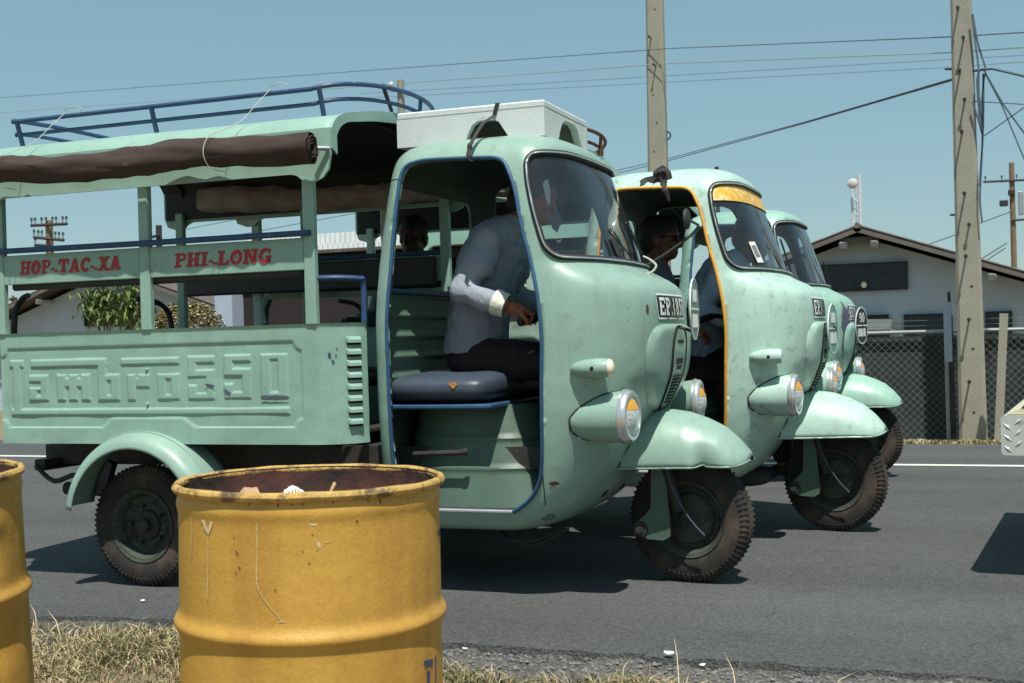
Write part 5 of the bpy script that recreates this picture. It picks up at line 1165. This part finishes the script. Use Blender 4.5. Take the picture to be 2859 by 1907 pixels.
tag(MB().tube([tuple(onY(*zc(1128,300),D1[1]+.12)+np.array((-.01,0,-.08))),tuple(onY(*zc(1128,298),D1[1]+.12)),tuple(onY(*zc(1157,236),D1[1]+.14))],[.003,.0035,.0045],6).build('stick','straw',None,40),'pale broken stick poking out of the near yellow drum','stick')
# ---------------------------------------------------------------- vehicle ahead, only its rear bumper corner in view
bx,by=1.205,.24
v=empty('parked_pickup',(bx,by,0),(0,0,R(-5.))); tag(v,'parked vehicle with diamond plate rear bumper cut off by the right edge','truck')
bm_=MB().prism([(0,.516),(.012,.507),(.20,.507),(.20,.665),(.012,.665),(0,.655)],0,1.75,'xz'); bo=bm_.build('rear_bumper','diamond_plate',v,20)
lz=MB(); rr=random.Random(2)
def lozenge(c,u,w,n,ang,L=.046,B=.016):
    u=Vector(u);w=Vector(w);n=Vector(n); a=u*math.cos(ang)+w*math.sin(ang); b=-u*math.sin(ang)+w*math.cos(ang); c=Vector(c)
    return [c+a*L/2,c+b*B/2,c-a*L/2,c-b*B/2,c+n*.004]
for i in range(5):
    for j in range(3):
        lz.add(lozenge((.025+i*.040,-.0004,.532+j*.044+(.022 if i%2 else 0)),(1,0,0),(0,0,1),(0,-1,0),R(40 if i%2 else -40)),[(0,1,4),(1,2,4),(2,3,4),(3,0,4)])
for i in range(42):
    for j in range(3):
        lz.add(lozenge((-.0004,.025+i*.040,.532+j*.044+(.022 if i%2 else 0)),(0,1,0),(0,0,1),(-1,0,0),R(40 if i%2 else -40)),[(0,1,4),(1,2,4),(2,3,4),(3,0,4)])
lz.build('raised_tread','diamond_plate',bo,0)['kind']='stuff'
MB().prism([(.02,.668),(.20,.668),(.34,.80),(.30,.80),(.22,.755)],.02,1.73,'xz').build('bumper_step','cream_paint',v,20)
MB().prism([(.075,.694),(.205,.694),(.235,.722),(.105,.722)],.018,.0195,'xz').build('dark_stripe','dark_metal',v,0)
MB().bev((1.55,.875,.98),(2.5,1.62,.44),.03).build('cargo_bed','olive_paint',v,30); MB().bev((3.6,.875,1.15),(1.6,1.6,.9),.12).build('cabin','olive_paint',v,30); MB().bev((2.6,.875,.62),(4.4,.9,.16),.02).build('chassis','dark_metal',v,20)
for x in (1.2,3.9):
    for y in (.12,1.63):
        w=link('wheel',CACHE['tyre'],'tyre_rubber',v); w.location=(x,y,.36); w.scale=(1.37,1.7,1.37); link('rim',CACHE['rimf'],'olive_paint',w)
# ---------------------------------------------------------------- bits on the shoulder
rr=random.Random(21)
def litter(x,y,s,m,name,label,cat,group):
    mb=MB(); pts=[(s*math.cos(a)*rr.uniform(.6,1.2),s*.7*math.sin(a)*rr.uniform(.6,1.2)) for a in np.linspace(0,6.,8)]; z=ground_z(x,y) if y<ROAD_N else 0.
    mb.rings(pts,(0,0),lambda u,v:(x+u,y+v,z+.004+.25*abs(u)+.3*max(v,0)),3); o=mb.build(name,m,None,0); md=o.modifiers.new('s','SOLIDIFY'); md.thickness=.0015; return tag(o,label,cat,group)
def gp(x,y,z=-.06): d=pray(x,y); return CAM+d*((z-CAM[2])/d[2])
for (x,y,s,l) in ((1870,1882,.020,'larger torn white paper scrap in the shoulder grass'),(1962,1897,.012,'small white paper scrap at the bottom edge of the shoulder'),(1300,1848,.010,'white paper scrap in the grass right beside the near drum'),(400,1722,.012,'white paper scrap in the grass between the two drums')):
    q=gp(x,y); litter(q[0],q[1],s,'paper_white','paper_scrap',l,'litter','paper scraps on the shoulder')
q=gp(2605,1562,0.004); litter(q[0],q[1],.011,'paper_white','paper_scrap','flat white scrap lying on the open road','litter','paper scraps on the shoulder').location.z=-.02
for k,(x,y,s,l) in enumerate(((2590,1798,.016,'dark grey stone on the road edge at right'),(1920,1790,.014,'grey stone in the cracked road edge below the front wheel'),(1960,1795,.011,'smaller grey stone beside the crack below the front wheel'),(2668,1866,.011,'pale stone near the lower right corner'))):
    q=gp(x,y,-.03); mb=MB(); ball(mb,(0,0,0),(s,s*.8,s*.7),None,8,6); mb.v=[(a*(1+.25*nz(a*90,b*90,c*90+k)),b*(1+.25*nz(b*90,c*90,a*70)),c*(1+.2*nz(c*80,a*60))) for a,b,c in mb.v]
    o=mb.build('stone','stone_grey',None,25); o.location=(q[0],q[1],-.03+s*.5); tag(o,l,'stone','loose stones on the road edge')
# ---------------------------------------------------------------- chain link fence beyond the road
FY=10.2; FZ0=-.30
f=empty('chain_link_fence',(1.,FY,FZ0)); tag(f,'chain link fence with dark green screening along the far verge','fence')
FTOP=float(onY(2550,927,FY)[2])-FZ0; FX0,FX1=-11.,9.
MB().box((-1.,.07,FTOP/2-.02),(FX1-FX0,.02,FTOP-.06)).build('screening','fence_screen',f,0)
cl=MB(); stp=.085
k=0; x=FX0-FTOP
for s in (-1,1):
    x=FX0-2
    while x<FX1+2:
        a=(x-1.,0 if s<0 else .006,.02); b=(x+s*(FTOP-.04)-1.,0 if s<0 else .006,FTOP-.02); w=.0035
        cl.add([(a[0]-w,a[1]-w,a[2]),(a[0]+w,a[1]-w,a[2]),(b[0]+w,b[1]-w,b[2]),(b[0]-w,b[1]-w,b[2])],[(0,1,2,3)]); x+=stp
co=cl.build('chain_link','chain_wire',f,0); co['kind']='stuff'
MB().tube([(FX0-1,0,FTOP),(FX1-1,0,FTOP)],.022,8).build('top_rail','galvanised',f,40)
PX=float(onY(2643,1000,FY)[0])
for xx in [PX+3.0*k for k in range(-5,4)]:
    p=MB().tube([(xx-1.,-.05,-.05),(xx-1.,-.05,FTOP+.16)],.022,10).build('fence_post','galvanised',f,40)
for k,h in enumerate((.07,.13)): MB().tube([(FX0-1,-.05,FTOP+h),(PX-1.,-.05,FTOP+h),(FX1-1,-.05,FTOP+h)],.003,5).build('barbed_wire','chain_wire',f,0)
gl=empty('gate_post',tuple(onY(2662,1213,FY-.15))); tag(gl,'dark steel gate post beside the tall concrete pole','post')
a,b=onY(2662,1213,FY-.15),onY(2658,815,FY-.15); hgt=float(b[2]-a[2]); MB().bev((0,0,hgt*.42),(.05,.05,hgt*.84),.008).build('post','dark_metal',gl,20); MB().bev((-.03,-.03,hgt*.72),(.085,.02,hgt*.42),.006).build('latch_plate','wall_pale',gl,20); MB().tube([(0,0,hgt*.8),(-.01,0,hgt*1.0)],.018,8).build('spike','dark_metal',gl,40)
# ---------------------------------------------------------------- concrete and wooden poles
def concrete_pole(Y,base,wb,top,wt,name,label,bolts,extra_z=0.,group='concrete power poles'):
    a=onY(base[0],base[1],Y); zb=ground_z(float(a[0]),Y)-.05; b=onY(top[0],top[1],Y)
    # straight up from the base, continuing above the frame
    k=(wt-wb)/float(b[2]-a[2]); zt=float(b[2])+1.6; w0,w1=wb,wb+k*(zt-float(a[2]))
    r=empty(name,(float(a[0]),Y,zb)); tag(r,label,'pole',group); H=zt-zb; lx=float(b[0]-a[0])*(H/(float(b[2])-zb))
    mb=MB(); vs=[]
    for j in range(25):
        t=j/24; w=w0+(w1-w0)*t; d=w*.62; cx=lx*t; c=.12*w
        for x,y in ((-w/2+c,-d/2),(w/2-c,-d/2),(w/2,-d/2+c),(w/2,d/2-c),(w/2-c,d/2),(-w/2+c,d/2),(-w/2,d/2-c),(-w/2,-d/2+c)): vs.append((cx+x,y,H*t))
    mb.add(vs,[(j*8+i,j*8+(i+1)%8,(j+1)*8+(i+1)%8,(j+1)*8+i) for j in range(24) for i in range(8)]+[tuple(range(8)),tuple(24*8+i for i in range(8))]); mb.build('shaft','concrete_pole',r,25)
    for (px_,py_,L) in bolts:
        q=onY(px_,py_,Y-w0*.31); x,z=float(q[0]-a[0]),float(q[2]-zb); t=z/H; d=(w0+(w1-w0)*t)*.31
        if L>0: MB().tube([(x,-d+.03,z),(x,-d-L,z)],.011,6).lathe([(0,.014),(.02,.014),(.022,0),(0,0)],8,'y',c=(x,-d-L+.004,z)).build('step_bolt','dark_metal',r,30)
        else: MB().lathe([(0,.003),(.014,.003),(.016,-.004)],10,'y',c=(x,-d,z),rot=Matrix.Rotation(math.pi,3,'X')).build('bolt_hole','dark_metal',r,30)
    return r,(float(a[0]),Y,zb),H,lx
zp=lambda x,y:(2200+x/2.24,y/2.24); zq=lambda x,y:(2200+x/2.24,600+y/2.24)
YR=9.55; sc=lambda Y,x,y,dx:float(onY(x+dx,y,Y)[0]-onY(x,y,Y)[0])
RB_=[(*zp(1063,62),.14),(*zp(1097,248),.14),(*zp(1075,455),.17),(*zp(1105,630),.12),(*zp(1088,835),.17),(*zp(1105,1218),.17),(*zp(1133,1408),.10),(*zq(1113,262),.17),(*zq(1148,447),0),(*zq(1133,655),.17),(*zq(1157,838),0),(*zq(1135,1040),.17),(*zq(1163,1235),0)]
pr_,pb_,pH,pl_=concrete_pole(YR,(2718,1216),sc(YR,2679,1216,79),(2683,0),sc(YR,2653,0,60),'concrete_pole','tall concrete pole with step bolts and hanging cables beside the fence',RB_)
for px_,py_ in ((2638,193),(2652,600)):
    q=onY(px_,py_,YR); e=onY(px_+26,py_,YR); MB().tube([(float(q[0]-pb_[0]),0,float(q[2]-pb_[2])),(float(e[0]-pb_[0]),0,float(e[2]-pb_[2]))],.012,6).build('side_step','dark_metal',pr_,30)
zm=lambda x,y:(1700+x/2.614,y/2.614)
YM=14.5
pm_,_,_,_=concrete_pole(YM,(1852,1180),sc(YM,1815,1180,62),(1828,0),sc(YM,1805,0,46),'concrete_pole','concrete pole rising behind the roof of the middle truck',[(*zm(305,278),.15),(*zm(340,480),.15),(*zm(332,65),0),(*zm(320,690),0),(*zm(347,895),0),(*zm(327,1105),0)])
q=onY(*zm(425,990),YM); o=pm_.location; MB().tube([(float(q[0])-o.x-.03,0,float(q[2])-o.z+.06)]+[(float(q[0])-o.x+.055*math.cos(a),0,float(q[2])-o.z+.06*math.sin(a)) for a in np.linspace(1.8,-1.7,12)]+[(float(q[0])-o.x-.03,0,float(q[2])-o.z-.14)],.012,6).build('hook','dark_metal',pm_,40)
def wood_pole(Y,base,top,wpx,label,arms,name='wooden_pole',m='wood_pole',extra=None):
    b=onY(top[0],top[1],Y); w=sc(Y,top[0],top[1],wpx); zb=-.3; r=empty(name,(float(b[0]),Y,zb)); tag(r,label,'pole','far poles'); H=float(b[2])-zb
    MB().tube([(0,0,0),(0,0,H*.5),(0,0,H)],[w*.62,w*.56,w*.5],12).build('shaft',m,r,40)
    for (x0,y0,x1,y1,ins) in arms:
        p0,p1=onY(x0,y0,Y-w*.7),onY(x1,y1,Y-w*.7); L=lambda p:(float(p[0])-r.location.x,-w*.7,float(p[2])-zb); A0,A1=Vector(L(p0)),Vector(L(p1)); th=sc(Y,top[0],top[1],7)*.5
        ar=MB().tube([A0,A1],th,4).build('crossarm','dark_metal',r,20)
        for t in ins:
            c=A0.lerp(A1,t); MB().tube([c,c+Vector((0,0,th*2.4))],th*.3,6).lathe([(0,th*5.2),(th*.7,th*4.9),(th*.85,th*3.6),(th*.5,th*3.2),(th*.8,th*2.6),(0,th*2.4)],10,c=(c.x,c.y,c.z)).build('insulator','insulator',ar,30)
    if extra:
        for (x0,y0,x1,y1,nm,mm) in extra:
            p0,p1=onY(x0,y0,Y-w*.6),onY(x1,y1,Y-w*.6); MB().bev(((p0[0]+p1[0])/2-r.location.x,-w*.6,(p0[2]+p1[2])/2-zb),(abs(p1[0]-p0[0]),abs(p1[0]-p0[0])*.8,abs(p0[2]-p1[2])),.02).build(nm,mm,r,20)
    return r
z1=lambda x,y:(x/2.0909,200+y/2.0909); z7=lambda x,y:(x/3.3586,550+y/3.3586)
wood_pole(38,None,z7(460,220),16,'telegraph pole with two crossarms seen over the nearest truck bed',[(*z7(290,268),*z7(630,252),(.02,.12,.30,.42,.60,.70,.88,.98)),(*z7(315,378),*z7(600,405),(.02,.16,.28,.72,.84,.97)),(*z7(325,452),*z7(450,456),(.05,))])
wood_pole(70,None,(36,825),6,'tiny distant pole at the far left',[(27,836,46,834,())])
wood_pole(28,None,(443,629),14,'short dark pole top behind the middle canopy post of the nearest truck',[(425,662,445,655,())],m='dark_metal')
lp=wood_pole(30,None,(1118,224),18,'concrete pole with a small white lamp behind the roof rack',[(1092,250,1118,256,()),(1118,250,1137,258,())],m='concrete_pole')
q=onY(1092,236,29.5); w=sc(30,1092,236,5); mb=MB(); ball(mb,(float(q[0])-lp.location.x,-.5,float(q[2])-lp.location.z),(w,w,w*1.3)); mb.build('lamp','lamp_white',lp,60)
wood_pole(34,None,(2001,466),12,'dark pole top with transformer above the middle cab',[(2001,505,2040,505,())],m='dark_metal',extra=[(1989,490,2016,514,'transformer','dark_metal'),(2023,496,2037,522,'transformer','dark_metal')])
wood_pole(32,None,(2824,455),15,'wooden power pole with transformer at the right edge',[(2745,508,2870,502,(.05,.42,.75)),(2824,615,2862,613,())],extra=[(2842,535,2859,600,'transformer','galvanised'),(2790,560,2815,575,'fuse_box','dark_metal'),(2814,530,2834,545,'bracket','dark_metal')])
p0=onY(2788,1228,9.0); p1=onY(2803,875,9.0); lo=empty('leaning_post',tuple(p0)); tag(lo,'short leaning square concrete post near the right edge','post')
d=Vector(p1-p0); MB().box(tuple(d/2),(sc(9.,2788,1228,24),.10,d.length),Vector((0,0,1)).rotation_difference(d).to_matrix()).build('shaft','concrete_pole',lo,0)
sb=MB().tube([tuple(onX(1068,236,-1.28)),tuple(onX(1094,312,-1.28))],[.010,.008],6).build('stick','dark_metal',None,40); tag(sb,'thin dark stick standing against the front of the roof rack','stick')
# ---------------------------------------------------------------- wires
def wire(pts,Ys,rad,label,m='wire_dark',sag=0.):
    P=[onY(x,y,Y) for (x,y),Y in zip(pts,Ys)]; out=[]
    for i in range(len(P)-1):
        for k in range(6 if i<len(P)-2 else 7):
            t=k/6; p=P[i]+(P[i+1]-P[i])*t; p[2]-=sag*4*t*(1-t); out.append(tuple(p))
    return tag(MB().tube(out,rad,5).build('overhead_wire',m,None,60),label,'wire','overhead wires')
wire([(-40,276),(900,206),(1806,140),(1856,136),(2655,103),(2720,99),(2900,88)],[24,19,14.4,14.3,9.7,9.5,8.5],.007,'uppermost overhead wire crossing the whole sky')
wire([(-40,318),(900,250),(1806,182),(1858,178),(2655,147),(2722,142),(2900,130)],[24,19,14.4,14.3,9.7,9.5,8.5],.006,'second overhead wire from the top crossing the whole sky','wire_light')
wire([(1000,262),(1856,212),(2655,166),(2900,152)],[40,38,35,34],.008,'thin upper wire of the faint pair right of the middle pole')
wire([(1000,275),(1858,230),(2655,188),(2900,170)],[40,38,35,34],.008,'thin lower wire of the faint pair right of the middle pole')
wire([(1600,505),(1756,468),(1862,444),(2250,340),(2660,220)],[22,20,18.6,14,9.6],.008,'upper of the two dark cables sloping up to the tall right pole')
wire([(1600,512),(1756,476),(1862,450),(2250,343),(2660,224)],[22,20,18.6,14,9.6],.008,'lower of the two dark cables sloping up to the tall right pole')
wire([(2720,198),(2770,192),(2900,222)],[9.5,9.3,8.6],.014,'thick cable leaving the tall right pole towards the right edge')
wire([(2752,205),(2800,290),(2880,400)],[9.4,9.4,9.4],.010,'upper guy cable slanting down right from the tall pole')
wire([(2752,208),(2800,300),(2870,470)],[9.4,9.4,9.4],.008,'lower guy cable slanting down right from the tall pole')
wire([(2720,283),(2900,294)],[9.5,9.0],.006,'thin level wire right of the tall pole')
wire([(2740,385),(2880,285)],[9.5,9.0],.006,'thin wire rising right from the cable bundle')
wire([(2570,690),(2670,655),(2740,622),(2830,588)],[30,30,30,30],.014,'thin wire above the right house roof')
for k,(a,b) in enumerate((((2742,722),(2812,678)),((2742,735),(2808,692)))): wire([a,b],[31,31],.016,['upper','lower'][k]+' short wire at the right edge beside the far transformer pole')
wire([(600,668),(900,612),(1100,575)],[30,30,30],.012,'thin wire seen under the canopy of the nearest truck')
wire([(520,640),(850,576)],[26,26],.010,'thin wire seen through the canopy opening above the rail')
cb=MB()
for pts in ([(2714,40),(2722,110),(2732,190),(2733,260),(2745,360)],[(2716,40),(2730,120),(2752,190)],[(2733,200),(2728,230),(2735,330),(2742,375)],[(2745,205),(2746,300),(2743,400),(2738,500),(2736,560),(2742,620)],[(2748,210),(2741,300),(2743,390),(2738,470),(2735,520)],[(2716,285),(2724,310),(2742,370)],[(2743,190),(2752,205),(2745,215)]):
    cb.tube(spline([tuple(onY(x,y,9.42)) for x,y in pts],4),.010,6)
tag(cb.build('cable_bundle','wire_dark',None,40),'bundle of dark cables hanging down the right side of the tall pole','cable')
# ---------------------------------------------------------------- houses with gables to the road
def gable_house(Y,peak,sl,hw,label,vents,wins,lampp=None,depth=11.,purlins=()):
    p=onY(*peak,Y); px0,pz=float(p[0]),float(p[2]); r=empty('house',(px0,Y,-.3)); tag(r,label,'house','gabled houses beyond the fence'); H=pz+.3; ez=H-sl*hw
    MB().prism([(-hw+.5,0),(hw-.5,0),(hw-.5,ez+sl*.5-.12),(0,H-.14),(-hw+.5,ez+sl*.5-.12)],0,depth).build('wall','stucco',r,0)
    for s in (-1,1):
        n=26; ov=.55
        def sheet(u,v): x=s*hw*u*1.02; return (x,-ov+(depth+2*ov)*v,H-sl*hw*u*1.02+.012*math.cos(v*2*math.pi*70))
        mb=MB().grid(sheet,8,280); o=mb.build('roof_sheet','roof_tin',r,60); md=o.modifiers.new('s','SOLIDIFY'); md.thickness=.03
        q=MB(); q.box((s*hw*.51,-ov-.02,H-sl*hw*.51-.05),(hw*1.04/math.cos(math.atan(sl)),.03,.07),Matrix.Rotation(s*math.atan(sl),3,'Y')); q.build('barge_board','roof_edge',o,0)
    MB().tube([(0,-.6,H+.02),(0,depth+.6,H+.02)],.05,8).build('ridge_cap','roof_edge',r,40)
    for t in purlins:
        s=-1 if t<0 else 1; t=abs(t); MB().bev((s*hw*t,-.28,H-sl*hw*t-.20),(.13,.46,.10),.02).build('purlin_end','rafter_white',r,20)
    def rect(a,b): A_,B_=onY(*a,Y),onY(*b,Y); return (float(A_[0]-px0),float(B_[2])+.3,float(B_[0]-px0),float(A_[2])+.3)
    for a,b,sl_ in vents+wins:
        x0,z0,x1,z1_=rect(a,b); wv=MB().box(((x0+x1)/2,-.004,(z0+z1_)/2),(x1-x0,.05,z1_-z0)).build('window','screen_dark',r,0)
        fr=MB(); t=.012
        for cx,cz,dx,dz in (((x0+x1)/2,z0-t/2,x1-x0+2*t,t),((x0+x1)/2,z1_+t/2,x1-x0+2*t,t),(x0-t/2,(z0+z1_)/2,t,z1_-z0),(x1+t/2,(z0+z1_)/2,t,z1_-z0)): fr.box((cx,-.03,cz),(dx,.08,dz))
        fr.build('frame','screen_dark',wv,0)
        for k in range(sl_): MB().box(((x0+x1)/2,-.035,z0+(z1_-z0)*(k+.5)/sl_),(x1-x0-.02,.02,.012),Matrix.Rotation(R(30),3,'X')).build('slat','dark_metal',wv,0)
    if lampp:
        q=onY(*lampp,Y-.12); mb=MB(); ball(mb,(float(q[0]-px0),-.12,float(q[2])+.3),(.05,.05,.055)); o=mb.build('lamp_globe','lamp_white',r,60)
    return r,px0,H
h1,hx,hH=gable_house(17.,(2403,640),.345,5.6,'grey stucco house with wide dark gable vent beyond the fence at right',[((2292,742),(2534,806),0)],[((2400,882),(2482,960),0),((2526,880),(2650,985),0),((2752,872),(2826,970),0)],lampp=(2412,795),purlins=(-.045,.045,.37,.86))
q=onY(2440,908,16.6); q2=onY(2490,908,16.6); q0=onY(2380,908,16.6); MB().box(((q0[0]+q2[0])/2-hx,-.45,float(q[2])+.3),(float(q2[0]-q0[0]),.75,.03),Matrix.Rotation(R(14),3,'X')).build('awning','awning_grey',h1,0)
mb=MB().bev((0,-.3,hH-.20),(.62,.25,.10),.02); mb.build('ridge_vent','roof_edge',h1,20)
h2,_,_=gable_house(17.,(315,738),.345,5.2,'grey stucco house seen through the openings of the nearest truck bed',[],[((240,835),(380,905),0)],purlins=(-.31,-.60,.045,-.045,.4))
sh=empty('tin_shed',tuple(onY(600,1150,13.))); sh.location.z=-.3; tag(sh,'low shed with white corrugated tin fascia behind the middle truck','shed')
a0,a1=onY(598,700,13.),onY(1420,690,13.); sx=float(a0[0])-sh.location.x; ex=float(a1[0])-sh.location.x; zt=float(onY(970,647,13.)[2])+.3; zm_=float(onY(970,680,13.)[2])+.3; zl=float(onY(970,702,13.)[2])+.3
for nm,b,t,y in (('upper_sheet',zm_-.02,zt,.05),('lower_sheet',zl,zm_+.005,-.03)):
    MB().grid(lambda u,v:(sx+.6+(ex-sx-.6)*u,y+.018*math.cos(u*2*math.pi*(ex-sx)/.105),b+(t-b)*v+(.006*math.cos(u*2*math.pi*(ex-sx)/.105))),800,2).build(nm,'tin_white',sh,60)
MB().box(((sx+ex)/2,2.1,zl*.5),(ex-sx,3.9,zl*.98)).build('wall','wall_brown',sh,0); MB().box((sx+.28,-.02,zl*.47),(.34,.34,zl*.94)).build('column','wall_pale',sh,0); MB().box(((sx+ex)/2+.3,2.0,zl+.02),(ex-sx,4.2,.05)).build('roof_slab','roof_tin',sh,0)
# ---------------------------------------------------------------- microwave tower
YT=60.; tb=onY(2392,640,YT); tt=onY(2392,492,YT); r=empty('radio_tower',(float(tb[0]),YT,-.3)); tag(r,'pale lattice radio tower with round dish above the right house','tower'); Ht=float(tt[2])+.3; w=sc(YT,2380,500,22)*.5
MB().tube([(-w,0,0),(-w,0,Ht*.97)],.06,6).build('leg','tower_steel',r,30); MB().tube([(w,0,0),(w,0,Ht*1.01)],.09,6).build('leg','tower_steel',r,30); MB().tube([(0,.6,0),(0,.6,Ht)],.06,6).build('leg','tower_steel',r,30)
mb=MB(); nb=26
for k in range(nb): mb.tube([(-w if k%2 else w,0,Ht*k/nb),(w if k%2 else -w,0,Ht*(k+1)/nb)],.03,5)
mb.build('bracing','tower_steel',r,0); mb=MB(); rd=sc(YT,2380,500,15); q=onY(2383,512,YT-.5); ball(mb,(float(q[0]-tb[0])-.05,-.45,float(q[2])+.3),(rd,rd*.55,rd),None,20,14); mb.build('dish','dish_grey',r,60)
# ---------------------------------------------------------------- planting behind the fence
def leaf_cloud(n,fn,L,W,seed,droop=.5,tone=(.1,1.)):
    r=random.Random(seed); V=[];F=[];tn=[]
    for _ in range(n):
        c=Vector(fn(r)); a=r.uniform(0,6.28); el=-droop*r.random()*1.3+.25; d=Vector((math.cos(a)*math.cos(el),math.sin(a)*math.cos(el),math.sin(el))); s=d.cross(Vector((0,0,1))).normalized(); u=s.cross(d); l=L*r.uniform(.6,1.2); w_=W*r.uniform(.7,1.2)
        i=len(V); V+=[tuple(c),tuple(c+d*l*.45+s*w_+u*l*.05),tuple(c+d*l-Vector((0,0,l*.25))),tuple(c+d*l*.45-s*w_+u*l*.05)]; F+=[(i,i+1,i+2),(i,i+2,i+3)]; tn+=[min(1,max(0,r.gauss(.5,.3)))]*4
    mb=MB(); mb.v=V;mb.f=F;mb.tone=tn; return mb
tr=empty('young_tree',tuple(onY(300,1150,11.6))); tr.location.z=-.3; tag(tr,'young tree with drooping long green leaves seen through the truck bed','tree')
ox=np.array(tr.location); cl_=[onY(x,y,11.6)-ox for x,y in ((255,835),(285,850),(300,820),(270,880),(310,875),(365,815),(375,850),(355,885),(390,880))]
MB().tube([(0,0,0),(.03,0,.6),(.05,.02,1.1)],[.05,.04,.03],8).build('trunk','bark',tr,40)
lm=MB()
for c in cl_: lm.tube([(.04,0,.8),tuple(np.array((.04,0,.8))*.4+c*.6+np.array((0,0,.1))),tuple(c)],[.018,.012,.006],5)
lm.build('limb','bark',tr,40)
leaf_cloud(900,lambda r:tuple(cl_[r.randrange(len(cl_))]+np.array((r.gauss(0,.10),r.gauss(0,.12),r.gauss(.02,.09)))),.16,.022,3,1.1).build('crown','leaf_green',tr,0,fix=False)
bs=empty('flowering_bush',tuple(onY(515,1150,11.2))); bs.location.z=-.3; tag(bs,'bush full of cream blossom seen under the side board of the nearest truck','bush'); ox=np.array(bs.location); c=onY(515,925,11.2)-ox
def bp_(r):
    a,b=r.uniform(0,6.28),r.uniform(-.4,1.5); k=r.uniform(.55,1.)**.5; return (c[0]+.62*k*math.cos(a)*math.cos(b)*(1+.15*math.sin(3*a)),.45*k*math.sin(a)*math.cos(b),c[2]+.42*k*math.sin(b)+.06*math.sin(5*a))
MB().tube([(0,0,0),(0,0,.6),(.1,0,1.)],[.04,.03,.02],8).tube([(0,0,.3),(-.3,0,.9)],[.02,.01],6).build('stem','bark',bs,40)
leaf_cloud(2600,bp_,.07,.018,5,.6).build('foliage','bush_leaf',bs,0,fix=False); leaf_cloud(1900,bp_,.055,.026,6,.2).build('blossom','blossom',bs,0,fix=False)
